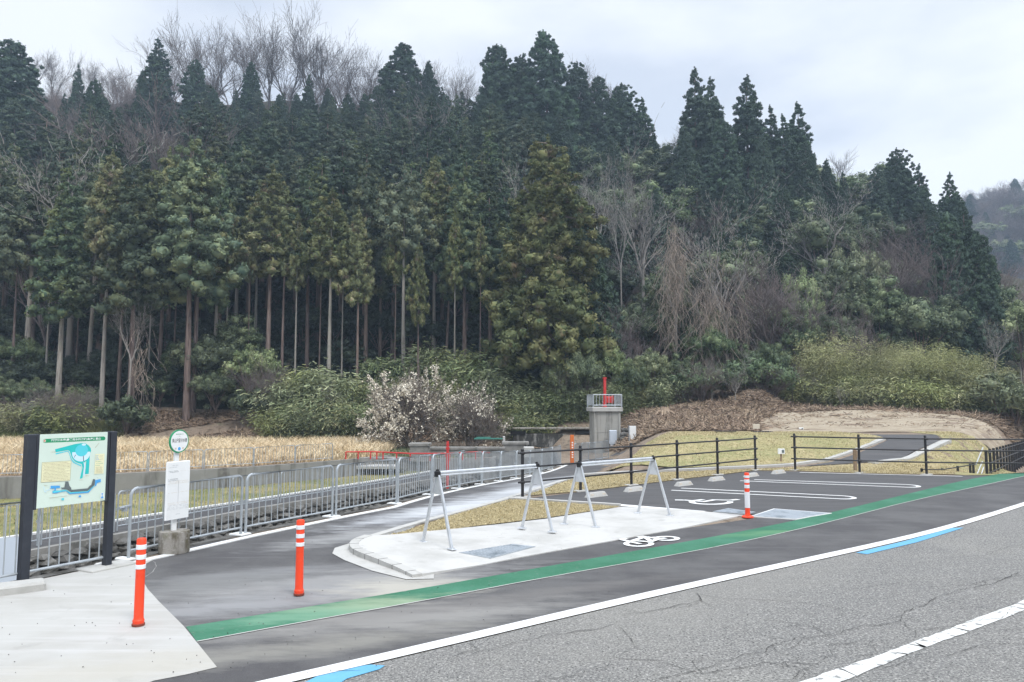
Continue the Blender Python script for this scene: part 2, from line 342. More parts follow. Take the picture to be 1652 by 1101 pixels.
def drape(name, P, zf, m, grid=.5, kind='structure', thick=None, label=None, cat=None):
    """polygon P (world xy) triangulated with inner points and laid at zf(x, y)"""
    B = resample(P, grid); nb = len(B); pts = list(B)
    xs = [p[0] for p in P]; ys = [p[1] for p in P]
    x = min(xs) + grid * .37
    while x < max(xs):
        y = min(ys) + grid * .41
        while y < max(ys):
            if inpoly(x, y, P): pts.append((x + random.uniform(-.1, .1) * grid, y + random.uniform(-.1, .1) * grid))
            y += grid
        x += grid
    r = delaunay_2d_cdt([Vector(p) for p in pts], [(i, (i + 1) % nb) for i in range(nb)], [], 0, 1e-5)
    V = r[0]; Fc = []
    for f in r[2]:
        cx = sum(V[i][0] for i in f) / 3; cy = sum(V[i][1] for i in f) / 3
        if inpoly(cx, cy, P): Fc.append(tuple(f))
    b = MB(); b.v = [(v[0], v[1], zf(v[0], v[1])) for v in V]; b.f = Fc
    if thick:
        n0 = len(b.v); cnt = {}
        for f in Fc:
            for i in range(3):
                e = (f[i], f[(i + 1) % 3]); cnt[e] = 1
        b.v += [(v[0], v[1], v[2] - thick) for v in b.v[:n0]]
        for (a_, c_) in cnt:
            if (c_, a_) not in cnt: b.f.append((c_, a_, n0 + a_, n0 + c_))
    o = b.build(name, m); tag(o, label, cat, kind=kind); return o
def gp(pts, z=0.0): return [G(a, b, z) for a, b in pts]
def gtp(pts): return [GT(a, b) for a, b in pts]
def flat(name, P, z, m, kind='structure'):
    """flat marking at height z"""
    tri = tessellate_polygon([[Vector((p[0], p[1], 0)) for p in P]])
    b = MB(); b.v = [(p[0], p[1], z) for p in P]
    for t in tri:
        a, c, d = [P[i] for i in t]
        if (c[0] - a[0]) * (d[1] - a[1]) - (c[1] - a[1]) * (d[0] - a[0]) < 0: t = (t[0], t[2], t[1])
        b.f.append(tuple(t))
    o = b.build(name, m)
    if kind: tag(o, kind=kind)
    return o
def offset(P, d):
    o = []
    for i, p in enumerate(P):
        a = P[max(0, i - 1)]; b = P[min(len(P) - 1, i + 1)]; dx, dy = b[0] - a[0], b[1] - a[1]; L = math.hypot(dx, dy) or 1
        o.append((p[0] - dy / L * d, p[1] + dx / L * d))
    return o
def smooth_line(P, n=2):
    for _ in range(n):
        q = [P[0]]
        for i in range(len(P) - 1):
            a, b = P[i], P[i + 1]
            q += [(a[0] * .75 + b[0] * .25, a[1] * .75 + b[1] * .25), (a[0] * .25 + b[0] * .75, a[1] * .25 + b[1] * .75)]
        q.append(P[-1]); P = q
    return P
def ext(P, d0, d1):
    a, b = P[0], P[1]; L = math.hypot(a[0] - b[0], a[1] - b[1]); p0 = (a[0] + (a[0] - b[0]) / L * d0, a[1] + (a[1] - b[1]) / L * d0)
    a, b = P[-1], P[-2]; L = math.hypot(a[0] - b[0], a[1] - b[1]); p1 = (a[0] + (a[0] - b[0]) / L * d1, a[1] + (a[1] - b[1]) / L * d1)
    return ([p0] if d0 else []) + P + ([p1] if d1 else [])
def text_mesh(body, size=1.0, bold=.022):
    c = bpy.data.curves.new('lettering', 'FONT'); c.body = body; c.offset = bold; c.size = size; c.align_x = 'CENTER'; c.align_y = 'CENTER'
    o = bpy.data.objects.new('lettering', c); COL.objects.link(o); bpy.context.view_layer.update()
    me = bpy.data.meshes.new_from_object(o.evaluated_get(bpy.context.evaluated_depsgraph_get()))
    COL.objects.unlink(o); bpy.data.objects.remove(o)
    return me

exec_parts = []
# ================================================================== SETTING
# --- fence edge (A), lower road edges (B, C), retaining wall foot (D)
FEN = [(-7.35, 5.4), G(0, 950), G(188, 911), G(400, 864), G(530, 837), (-2.53, 15.1), (-1.98, 17.4), (-1.25, 20.3), (.09, 25.7), (2.36, 34.6)]
A = offset(smooth_line(ext(FEN, 6, 0), 2), .22)
LB = [(-16.5, 6), (-11.4, 17), (-8.5, 24), (-5.07, 30.5), (-1.9, 37)]
LC = [(-18.5, 8), (-12.6, 19.4), (-10.9, 23), (-9.2, 26.1), (-5.3, 34), (-3.9, 37.5)]
LD = [(-45, 21), (-26, 25), (-18.4, 26.8), (-14.7, 28.2), (-10.9, 30.9), (-7.9, 34.6), (-6.3, 37.2)]
LOW = A + [(2.5, 45.6), (-.8, 45.6), (-1.0, 38.5), (-3.2, 38.0), (-6.1, 38.0)] + LD[::-1] + [(-45, 3), (-20, 1)]
LZ = -1.35
# ground: one sheet with the sunken canal strip cut out, out to the hill crest and beyond
pts = []; rows = []
Y = -30.0
while Y < 190:
    st = .55 if 8 < Y < 34 else (1.0 if -4 < Y < 60 else (2.2 if Y < 130 else 10))
    hw = max(34, Y * 1.25 + 14) if Y > -4 else 60
    X = -hw
    while X <= hw:
        fine = st if (abs(X) < 30 or Y > 34) else 2.0
        if not inpoly(X, Y, LOW): pts.append((X + random.uniform(-.05, .05), Y))
        X += fine if Y < 60 else st * (1.0 if Y < 130 else 1.0)
    Y += st
LR = resample(LOW, .8); nb = len(LR)
cd = delaunay_2d_cdt([Vector(p) for p in LR + pts], [(i, (i + 1) % nb) for i in range(nb)], [], 0, 1e-5)
gb_ = MB(); gb_.v = [(v[0], v[1], T(v[0], v[1])) for v in cd[0]]
hb_ = MB(); hb_.v = gb_.v
for f in cd[2]:
    cx = sum(cd[0][i][0] for i in f) / 3; cy = sum(cd[0][i][1] for i in f) / 3
    if inpoly(cx, cy, LOW): continue
    (hb_ if cy > 53 else gb_).f.append(tuple(f))
def prune(b):
    used = sorted({i for f in b.f for i in f}); mp_ = {o: i for i, o in enumerate(used)}
    q = MB(); q.v = [b.v[i] for i in used]; q.f = [tuple(mp_[i] for i in f) for f in b.f]; return q
tag(prune(gb_).build('ground', 'soil', smooth=True), kind='structure')
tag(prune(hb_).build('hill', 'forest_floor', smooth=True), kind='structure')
# far ridge on the right
b = MB(); nx, ny = 60, 14
for j in range(ny):
    for i in range(nx):
        px = 1350 + i * 18; Yr = 150 + j * 12
        top = interp(px, [1350, 1500, 1570, 1652, 1800, 2400], [405, 350, 322, 312, 285, 320])
        q = PY(px, top, 250); base = -2
        t = j / (ny - 1); z = base + (q[2] - base) * min(1, (t / .62)) ** .9 if t < .62 else q[2] - (t - .62) * 20
        b.v.append((q[0] * Yr / 250, Yr, z + hn(px * .05, Yr * .3) * 1.5))
for j in range(ny - 1):
    for i in range(nx - 1):
        k = j * nx + i; b.f.append((k, k + 1, k + nx + 1, k + nx))
tag(b.build('far_hill', 'far_hill', smooth=True), kind='structure')
# sunken strip
flat('channel_bed', A + [(2.5, 45.6), (-.8, 45.6), (-1.0, 38.5)] + LB[::-1] + [(-16.5, 3)], -2.05, 'gravel')
flat('lower_road', LB + [(-3.2, 38.0)] + LC[::-1], LZ, 'lot_asphalt')
flat('lower_field', LC + [(-6.1, 38.0)] + LD[::-1] + [(-45, 6)], LZ - .004, 'field_grass')
def wallstrip(name, P, ztop, zbot, w, m, cap=.0, label=None, cat=None, kind='structure'):
    b = MB(); Q = offset(P, w); zt = ztop if callable(ztop) else (lambda x, y: ztop); n = len(P)
    for i in range(n):
        z = zt(*P[i]) + cap
        b.v += [(P[i][0], P[i][1], zbot), (P[i][0], P[i][1], z), (Q[i][0], Q[i][1], z), (Q[i][0], Q[i][1], zbot)]
    for i in range(n - 1):
        k = i * 4
        for e in range(4): b.f.append((k + e, k + (e + 1) % 4, k + 4 + (e + 1) % 4, k + 4 + e))
    b.f += [(0, 1, 2, 3), (n * 4 - 1, n * 4 - 2, n * 4 - 3, n * 4 - 4)]
    o = b.build(name, m); tag(o, label, cat, kind=kind); return o
wallstrip('canal_wall', resample(A, 1.0, False) + [(2.5, 45.6)], T, -2.3, -.16, 'stone', cap=.012, label='weathered concrete canal edge running under the near galvanised fence', cat='wall', kind=None)
wallstrip('canal_wall', resample(LB, 1.0, False), LZ, -2.3, -.18, 'old_concrete', cap=.05, label='low concrete canal edge beside the sunken grey road', cat='wall', kind=None)
wallstrip('retaining_wall', resample(LD, 1.0, False) + [(-6.1, 38.0)], lambda x, y: -.6, -1.6, .18, 'wall_concrete', cap=.02, label='long grey concrete retaining wall below the dry reed field', cat='retaining wall', kind=None)
wallstrip('kerb', resample(LC, 1.0, False), LZ, LZ - .1, .14, 'white_paint', cap=.05)
wallstrip('edge_wall', [(2.5, 45.6), (-.8, 45.6), (-1.0, 38.5), (-3.2, 38.0), (-6.1, 38.0)], T, -2.3, .15, 'old_concrete', cap=.05, label='old concrete head wall closing the far end of the canal', cat='wall', kind=None)
# masonry in the channel: rows of rough stones along its far bank
def rock(b, c, s, seed, flat_=.7):
    rd = random.Random(seed); vs = []
    t = (1 + 5 ** .5) / 2
    for p in [(-1, t, 0), (1, t, 0), (-1, -t, 0), (1, -t, 0), (0, -1, t), (0, 1, t), (0, -1, -t), (0, 1, -t), (t, 0, -1), (t, 0, 1), (-t, 0, -1), (-t, 0, 1)]:
        k = rd.uniform(.75, 1.15) / 1.9; vs.append((c[0] + p[0] * s[0] * k, c[1] + p[1] * s[1] * k, c[2] + p[2] * s[2] * k))
    b.add(vs, [(0, 11, 5), (0, 5, 1), (0, 1, 7), (0, 7, 10), (0, 10, 11), (1, 5, 9), (5, 11, 4), (11, 10, 2), (10, 7, 6), (7, 1, 8), (3, 9, 4), (3, 4, 2), (3, 2, 6), (3, 6, 8), (3, 8, 9), (4, 9, 5), (2, 4, 11), (6, 2, 10), (8, 6, 7), (9, 8, 1)])
b = MB(); k = 0
for row, (dx, z) in enumerate(((.24, -1.50), (.30, -1.64), (.36, -1.78), (.42, -1.92), (.6, -2.02), (.95, -2.04))):
    for (x, y) in resample(LB, .42, False):
        rock(b, (x + dx + random.uniform(-.05, .05), y - .15, z + random.uniform(-.03, .03)), (random.uniform(.2, .3), random.uniform(.18, .26), random.uniform(.11, .17)), k); k += 1
for (x, y) in resample(A, .3, False):
    for q in range(2):
        rock(b, (x - .35 - q * .35 + random.uniform(-.15, .15), y + .2, -.55 - q * .55 + T(x, y) * .6), (random.uniform(.15, .28), random.uniform(.15, .28), random.uniform(.1, .2)), k); k += 1
tag(b.build('channel_stones', 'stone'), 'rough dark stones lining both banks of the canal', 'stones', kind='stuff')

# --- roads and paving, each sheet 4 mm above the last
WL_U = ext(smooth_line(gp([(423, 1101), (681, 1042), (1000, 967), (1150, 934), (1309, 899.5), (1400, 880), (1493, 858.5), (1580, 834), (1652, 811.5)]), 1), 12, 40)
WL_L = ext(smooth_line(gp([(480, 1101), (681, 1054), (1000, 977.5), (1150, 943), (1309, 907.5), (1400, 887), (1493, 865), (1580, 841), (1652, 817.5)]), 1), 12, 40)
flat('road', WL_L + [(90, 30), (90, -30), (-40, -30), (-40, -8)], .004, 'old_asphalt')
APR = [(248, 1101), (300, 1091), (350, 1079), (296, 1012), (256, 972), (238, 952), (230, 938), (229, 920), (236, 911), (250, 903)]
apr = gp(APR)
fenceR = offset(FEN, -.12)
# new asphalt: sidewalk strip, forecourt and path up to the tower
pathL = offset(smooth_line(FEN[3:] + [(3.6, 37.5), (6.0, 41.5)], 1), -.06)
pathR = gtp([(572, 880), (672, 848), (745, 828), (820, 808), (880, 789), (942, 769), (974, 758)]) + [(5.2, 36), (7.3, 41.0)]
lot_back = gp([(845, 806), (936, 795), (1019, 785), (1092, 775.5), (1158, 768), (1218, 760.5), (1283, 761.5), (1387, 765.5), (1495, 767.6)])
fore = gp([(248, 1101), (350, 1079), (296, 1012), (256, 972), (238, 952), (230, 938), (229, 920), (236, 911), (250, 903), (300, 883)]) + [pathL[0]]
padlow = gp([(572, 880), (520, 900), (560, 925), (640, 945), (690, 945), (870, 900), (1100, 858), (1225, 838), (1500, 769)])
sw_right = [(15.5, 21.35), (60, 21.35), (75, 55)]
ASP = gp([(350, 1079)]) + fore[2:9] + fore[9:] + pathL[1:] + pathR[::-1] + gp([(560, 925), (640, 950), (700, 960), (1225, 870)]) + [(12.2, 18.2), (15.0, 21.3), (40, 21.3), (60, 42)] + WL_U[::-1] + [(-9, 1.2)]
ASPz = lambda x, y: T(x, y) + .008
drape('sidewalk', gp([(300, 883), (250, 903), (236, 911), (229, 920), (230, 938), (238, 952), (256, 972), (296, 1012), (350, 1079)]) + [G(248, 1101), (-9, -1)] + [p for p in WL_U if p[0] < 34] + [(34, 21.3), (15.0, 21.35)] + gp([(1500, 768), (1225, 836), (1100, 854), (863, 897), (681, 931), (620, 890)]) + pathR[1:] + pathL[::-1], ASPz, 'new_asphalt', grid=.7)
flat('parking_lot', lot_back + [(15.2, 21.3)] + gp([(1345, 827), (1225, 832), (1100, 823.5), (1002, 817.5), (857, 804)]), .012, 'lot_asphalt')
drape('footpath', apr + [G(200, 908), FEN[2], FEN[1], FEN[0], (-10, .5), (-5, 1.0)], lambda x, y: .012, 'concrete', grid=1.5)
flat('white_edge_line', WL_U + WL_L[::-1], .014, 'white_paint')
gu = smooth_line(gp([(300, 1014), (480, 984), (660, 955), (870, 918), (1100, 877), (1232, 852), (1341, 828.5), (1469, 797), (1550, 777), (1612, 765.5)]), 1)
gl = smooth_line(gp([(317, 1037), (490, 1005), (669, 973.5), (870, 935), (1100, 894.5), (1232, 868), (1341, 842.5), (1469, 809), (1580, 785), (1652, 769)]), 1)
flat('green_stripe', gu + [(21, 23)] + ext(gl, 0, 2)[::-1], .014, 'green_paint')
flat('blue_marking', gp([(478, 1110), (524, 1087), (560, 1079), (598, 1074.5), (621, 1076), (612, 1082), (560, 1097), (540, 1110)]), .010, 'blue_paint')
flat('blue_marking', gp([(1381, 893), (1460, 874), (1535, 853), (1555, 852.5), (1480, 876), (1399, 895.5)]), .010, 'blue_paint')
cl_u = ext(gp([(1288, 1103), (1414, 1060), (1545, 1011), (1600, 990), (1652, 970)]), 6, 30); cl_l = ext(gp([(1355, 1101), (1481, 1049), (1552, 1023), (1652, 985)]), 6, 30)
# centre line with torn ragged edges
def ragged(P, a, step=.12): return [(x + random.uniform(-a, a), y + random.uniform(-a, a)) for x, y in resample(P, step, False)]
cu = resample(cl_u, .1, False); cl2 = [(a[0] * .12 + c[0] * .88, a[1] * .12 + c[1] * .88) for a, c in zip(resample(cl_u, .1, False), resample(cl_l, .1, False))]
n_ = min(len(cu), len(resample(cl_l, .1, False))); cb = MB(); i0 = 0
LL = resample(cl_l, .1, False); cum = lambda q: q
while i0 < n_ - 4:
    i1 = min(n_ - 1, i0 + random.randint(3, 12)); g = random.uniform(.006, .02)
    up = [cu[i] for i in range(i0, i1 + 1)]
    def lowpt(p):
        return min(LL, key=lambda q: (q[0] - p[0]) ** 2 + (q[1] - p[1]) ** 2)
    lo_ = [lowpt(p) for p in up]
    d = (up[-1][0] - up[0][0], up[-1][1] - up[0][1]); L_ = math.hypot(*d) or 1; d = (d[0] / L_, d[1] / L_)
    ja = random.uniform(-.03, .03); up = [(p[0] + random.gauss(0, .006), p[1] + random.gauss(0, .006)) for p in up]; lo_ = [(p[0] - (u[0] - p[0]) * .12 + random.gauss(0, .006) + d[0] * ja, p[1] - (u[1] - p[1]) * .12 + random.gauss(0, .006) + d[1] * ja) for p, u in zip(lo_, up)]
    up[0] = (up[0][0] + d[0] * g, up[0][1] + d[1] * g); lo_[0] = (lo_[0][0] + d[0] * g, lo_[0][1] + d[1] * g)
    k = len(cb.v)
    for p, q in zip(up, lo_): cb.v += [(p[0], p[1], .010), (q[0], q[1], .010)]
    for i in range(len(up) - 1): cb.f.append((k + 2 * i, k + 2 * i + 1, k + 2 * i + 3, k + 2 * i + 2))
    i0 = i1
tag(cb.build('centre_line', 'worn_white'), kind='structure')
# cracks
def crack(b, pxs, w, rough=.05, z=.013, branch=.25):
    P = gp(pxs); Q = resample(P, .09, False); rd = random
    dx = dy = 0; C = []
    for i, (x, y) in enumerate(Q):
        dx = dx * .8 + rd.gauss(0, rough * .45); dy = dy * .8 + rd.gauss(0, rough * .45); C.append((x + dx, y + dy))
    def strip(C, w):
        L = [w * .48 * rd.uniform(.35, 1.3) for _ in C]; L[0] = L[-1] = w * .2
        o1 = offset(C, 1); k = len(b.v)
        for c, o, l in zip(C, o1, L):
            nx_, ny_ = o[0] - c[0], o[1] - c[1]; b.v.append((c[0] + nx_ * l / 2, c[1] + ny_ * l / 2, z)); b.v.append((c[0] - nx_ * l / 2, c[1] - ny_ * l / 2, z))
        for i in range(len(C) - 1): b.f.append((k + 2 * i, k + 2 * i + 1, k + 2 * i + 3, k + 2 * i + 2))
    strip(C, w)
    for i in range(2, len(C) - 2):
        if rd.random() < branch * .25:
            a = rd.uniform(0, 6.28); c = [C[i]]
            for _ in range(rd.randint(3, 9)): a += rd.gauss(0, .5); c.append((c[-1][0] + math.cos(a) * .07, c[-1][1] + math.sin(a) * .07))
            strip(c, w * .7)
b = MB()
for pts_, w in [([(985, 1067), (1050, 1068), (1100, 1082), (1128, 1090), (1160, 1082), (1230, 1070), (1330, 1076)], .014), ([(1000, 995), (1060, 986), (1122, 972), (1115, 958)], .016), ([(1122, 958), (1170, 967), (1250, 973), (1330, 980), (1385, 992)], .013),
                ([(760, 1060), (840, 1040), (900, 1030), (985, 1010)], .012), ([(765, 1038), (775, 1050), (740, 1062)], .014), ([(1060, 1101), (1110, 1092), (1200, 1060), (1240, 1045), (1330, 1030), (1390, 1010), (1440, 1000), (1520, 965), (1652, 925)], .013),
                ([(1330, 1045), (1390, 1035), (1460, 1040)], .012), ([(1390, 1010), (1455, 1008), (1500, 1018), (1540, 1012), (1652, 990)], .011), ([(1460, 1005), (1470, 1020), (1465, 1032)], .01), ([(1550, 978), (1600, 985), (1652, 975)], .01),
                ([(1500, 950), (1560, 948), (1652, 930)], .01), ([(1480, 910), (1560, 900), (1652, 880)], .009), ([(1350, 960), (1420, 945), (1480, 940)], .009), ([(1280, 1101), (1330, 1070), (1345, 1050)], .011), ([(1400, 1080), (1500, 1060), (1652, 1040)], .010),
                ([(990, 1012), (1010, 1040), (985, 1067)], .009), ([(860, 1101), (930, 1085), (985, 1067)], .010), ([(1560, 1015), (1620, 1022), (1652, 1020)], .009), ([(1230, 1000), (1300, 1010), (1330, 1030)], .009)]:
    crack(b, pts_, w, .05, branch=.5)
crack(b, [(508, 1092), (540, 1085), (585, 1083)], .012, .02, z=.014)
tag(b.build('road_cracks', 'crack'), kind='structure')
b = MB(); crack(b, [(247, 905), (250, 915), (240, 928), (232, 940)], .010, .03, z=.015, branch=0)
tag(b.build('sealed_crack', 'kerb_concrete'), kind='structure')
# concrete pad with its kerbed nose and the pale gutter round it
nose = gp([(681, 932), (655, 921), (612, 906), (585, 896), (577, 888), (582, 880), (600, 873)])
gut = gp([(700, 936), (655, 937), (600, 923), (556, 906), (536, 895), (540, 886), (572, 876), (612, 864)])
flat('gutter', gut + [G(640, 872), G(700, 900)], .016, 'kerb_concrete')
pad = nose + gp([(640, 870.5), (760, 853), (880, 839), (1002, 819.5), (1100, 824), (1147, 828), (1199, 833), (1100, 854), (980, 876), (863, 897), (770, 915)])
pz = lambda x, y: .020 + .062 * (1 - ss((x + 2.0) / 1.6))
drape('concrete_pad', pad, pz, 'pad_concrete', grid=.45, thick=.09)
wallstrip('kerb', smooth_line(nose, 1), lambda x, y: pz(x, y), 0.0, .13, 'kerb_concrete', cap=.006)
jb = MB(); nl = resample(smooth_line(nose, 1), .02, False)
for s in (8, 26, 44, 62, 80, 98, 116):
    if s < len(nl) - 2:
        p, q = nl[s], nl[s + 1]; dx, dy = q[0] - p[0], q[1] - p[1]; L_ = math.hypot(dx, dy); nx_, ny_ = -dy / L_, dx / L_
        jb.box((p[0] + nx_ * .064, p[1] + ny_ * .064, pz(*p) * .5 + .004), (.007, .136, pz(*p) + .008), rz=math.atan2(ny_, nx_) - math.pi / 2)
tag(jb.build('kerb_joints', 'crack'), kind='structure')
wallstrip('kerb', smooth_line(gp([(600, 870), (672, 847.5), (745, 828), (820, 807)]), 1), lambda x, y: T(x, y), -.05, .14, 'kerb_concrete', cap=.03)
wallstrip('kerb', smooth_line(gtp([(820, 807), (880, 788), (942, 768)]), 1), T, -.6, .14, 'kerb_concrete', cap=.035)
wallstrip('kerb', gp([(824, 806.5), (915, 812), (1002, 817.5)]), 0, -.05, -.12, 'kerb_concrete', cap=.06)
flat('white_line', gp([(930, 811), (1000, 815), (1140, 826.5), (1120, 828), (1000, 818), (925, 812.7)]), .018, 'white_paint')
# white path edge under the fence
pe = resample(offset(FEN[2:], -.10), .7, False)
wallstrip('path_edge', pe, T, -1.2, -.13, 'white_paint', cap=.022)
wallstrip('path_edge', resample(offset(LB, -.45), 1, False), LZ, LZ - .2, .1, 'white_paint', cap=.012) if False else None
# lawns
l1 = gp([(604, 871), (645, 863), (727, 835), (820, 809), (832, 808.5), (915, 814), (1000, 820), (880, 838.5), (760, 852.5), (640, 870)])
drape('lawn', l1, lambda x, y: T(x, y) + .03, 'lawn', grid=.6)
l2 = gtp([(848, 801), (882, 788.5), (942, 769.5), (974, 768), (1100, 762), (1222, 757.5), (1290, 755), (1340, 752), (1470, 745), (1560, 760), (1540, 766)]) + gp([(1495, 766.3), (1387, 764.3), (1283, 760.3), (1218, 759.5), (1158, 767), (1092, 774.5), (1019, 784), (936, 794)])
drape('lawn', l2, lambda x, y: T(x, y) + .016, 'lawn', grid=.7)
mound = gtp([(974, 763), (1100, 757), (1218, 753), (1283, 749), (1337, 742), (1384, 726), (1430, 709.5)]) + [(14.2, 33), (5.9, 33), (4.4, 29)]
drape('grass_mound', mound, lambda x, y: T(x, y) + .045, 'mound_lawn', grid=.6)
climb = gtp([(1290, 754), (1340, 747), (1388, 731), (1432, 711)]) + [(14.3, 30.5), (17.2, 30.5)] + gtp([(1519, 712), (1454, 741), (1414, 746), (1352, 750)])
drape('park_path', climb, lambda x, y: T(x, y) + .024, 'lot_asphalt', grid=.6)
wallstrip('kerb', resample(gtp([(942, 768.5), (1030, 763.5), (1120, 760), (1218, 755.5), (1283, 752), (1337, 744), (1384, 728), (1430, 710)]), .5, False), T, -1.5, .24, 'kerb_concrete', cap=.07)
wallstrip('kerb', resample(gtp([(1400, 747.5), (1454, 741.5), (1490, 726), (1522, 711)]), .5, False) , T, -1.5, -.28, 'kerb_concrete', cap=.05)
berm = gtp([(1410, 748), (1460, 742), (1492, 727), (1524, 711)]) + [(17.4, 31), (17.6, 34), (22, 34), (20, 29), (17.6, 26), (15.5, 23.2), (14.8, 21.6), (12.9, 21.5)] + gtp([(1470, 760)])
drape('lawn', berm, lambda x, y: T(x, y) + .012, 'mound_lawn', grid=.5)
bank = smooth_line([(11.2, 33.2), (15, 33.0), (21, 33.4), (25.6, 37), (27.2, 42), (26, 46), (21, 46.6), (16.5, 46.2), (14.6, 43), (12.2, 38)], 2)
drape('earth_bank', bank, lambda x, y: T(x, y) + .03 + .05 * hn(x * 4, y * 5), 'bank_soil', grid=.8)
drape('ramp', [(15.4, 21.9), (17.2, 25.3), (29.4, 41), (33, 41), (20.5, 25.5), (17.8, 21.9)], lambda x, y: T(x, y) + .06, 'kerb_concrete', grid=.7)
# lip of paint slurry along the green stripe, grit on the paving
flat('stripe_edge', offset(gl, .0) + offset(gl, -.022)[::-1], .0145, 'kerb_concrete')
rs = random.Random(4); b = MB()
for i in range(260):
    px = rs.uniform(0, 1300); py = rs.uniform(860, 1099); x, y = G(px, py)
    if y > 4: rock(b, (x, y, .020), (rs.uniform(.003, .007), rs.uniform(.003, .007), .004), i)
tag(b.build('grit', 'stone'), 'tiny dark stones and grit scattered over the paving', 'grit', kind='stuff')
# parking bay lines, wheelchair and bicycle symbols
def line_px(name, pts, w, z, m='white_paint', sm=0):
    P = gp(pts); P = smooth_line(P, sm) if sm else P
    return flat(name, offset(P, w / 2) + offset(P, -w / 2)[::-1], z, m)
def hairpin(px1, px2, px3, px4, w=.10):
    a, b_, c, d = gp([px1, px2, px3, px4])
    ang0 = math.atan2(b_[1] - c[1], b_[0] - c[0]); mid = ((b_[0] + c[0]) / 2, (b_[1] + c[1]) / 2); r = math.hypot(b_[0] - c[0], b_[1] - c[1]) / 2
    dirv = (b_[0] - a[0], b_[1] - a[1]); s = 1
    tst = (mid[0] + math.cos(ang0 - math.pi / 2), mid[1] + math.sin(ang0 - math.pi / 2))
    if (tst[0] - mid[0]) * dirv[0] + (tst[1] - mid[1]) * dirv[1] < 0: s = -1
    P = [a] + [(mid[0] + r * math.cos(ang0 - s * math.pi * k / 12), mid[1] + r * math.sin(ang0 - s * math.pi * k / 12)) for k in range(13)] + [d]
    flat('bay_line', offset(P, w / 2) + offset(P, -w / 2)[::-1], .016, 'white_paint')
hairpin((1099, 788.8), (1358, 801.2), (1350, 806.0), (1083, 792.2))
hairpin((1217, 775), (1460, 782.8), (1454, 787.0), (1194, 776.9))
line_px('bay_line', [(1290, 763.2), (1553, 769.6)], .10, .016)
def stroke(b, P, w, z, closed=False):
    if closed: P = P + [P[0]]
    k = len(b.v)
    for p, q, r_ in zip(P, offset(P, w / 2), offset(P, -w / 2)): b.v += [(q[0], q[1], z), (r_[0], r_[1], z)]
    for i in range(len(P) - 1): b.f.append((k + 2 * i, k + 2 * i + 1, k + 2 * i + 3, k + 2 * i + 2))
def circ_px(cx, cy, rx, ry, a0=0, a1=360, n=26): return gp([(cx + rx * math.cos(R(a0 + (a1 - a0) * k / n)), cy + ry * math.sin(R(a0 + (a1 - a0) * k / n))) for k in range(n + 1)])
zb = iter([.016 + .0012 * i for i in range(1, 40)])
b = MB()
stroke(b, circ_px(1053.5 - 24 + 1, 879.2, 20.5, 4.1), .085, next(zb)); stroke(b, circ_px(1075, 870.8, 18, 3.1), .085, next(zb))
for seg in ([(1001, 872.3), (1017, 876.2), (1033, 879.8)], [(1001, 872.6), (1011, 871.2)], [(1020, 875.2), (1038, 869.3)], [(1029, 869.2), (1041, 867.8)], [(1019, 874.8), (1050, 877.0)], [(1039, 868.5), (1051, 876.3)], [(1043, 869.2), (1063, 872.5), (1074, 871)], [(1049, 877), (1062, 872.6), (1052, 869.5)]):
    stroke(b, gp(seg), .085, next(zb))
tag(b.build('bicycle_marking', 'white_paint'), kind='structure')
b = MB(); zb = iter([.017 + .0012 * i for i in range(1, 40)])
stroke(b, circ_px(1147, 811.4, 31, 3.8, -10, 200), .13, next(zb))
for seg in ([(1089, 808.3), (1103, 808.6)], [(1103, 808.5), (1135, 811.2), (1152, 808.2), (1178, 808.8)], [(1178, 809.0), (1191, 807.6)], [(1118, 810), (1135, 808.0)]): stroke(b, gp(seg), .13, next(zb))
tag(b.build('wheelchair_marking', 'white_paint'), kind='structure')
# ================================================================== STREET FURNITURE
# --- galvanised fence panels
def make_panel(L=2.0, h=.93):
    root = empty('fence_panel')
    b = MB(); r = .021; c = .10; pts = [(0, 0, 0), (0, 0, h - c)] + [(c - c * math.cos(R(a)), 0, h - c + c * math.sin(R(a))) for a in (22, 45, 67, 90)] + [(L - c + c * math.sin(R(a)), 0, h - c + c * math.cos(R(a))) for a in (0, 22, 45, 67, 90)] + [(L, 0, 0)]
    b.tube(pts, r, 8); b.tube([(0, 0, .12), (L, 0, .12)], .017, 6)
    b.build('frame', 'galvanised', root, True)
    b = MB(); n = 15
    for i in range(1, n): b.tube([(L * i / n, 0, .12), (L * i / n, 0, h - .01)], .0085, 5, False)
    for x in (0, L): b.box((x, .03, h * .55), (.03, .05, .05))
    b.build('bars', 'galvanised', root, True)
    for x in (0, L):
        b = MB(); b.cbox((x, .06, .012), (.13, .26, .024), .01); b.build('foot_plate', 'white_paint', root)
    return root
proto_panel = make_panel()
used_panel = [False]
def drop_feet(L_):
    for o in L_:
        for c in list(o.children):
            if c.name.startswith('foot_plate'): bpy.data.objects.remove(c)
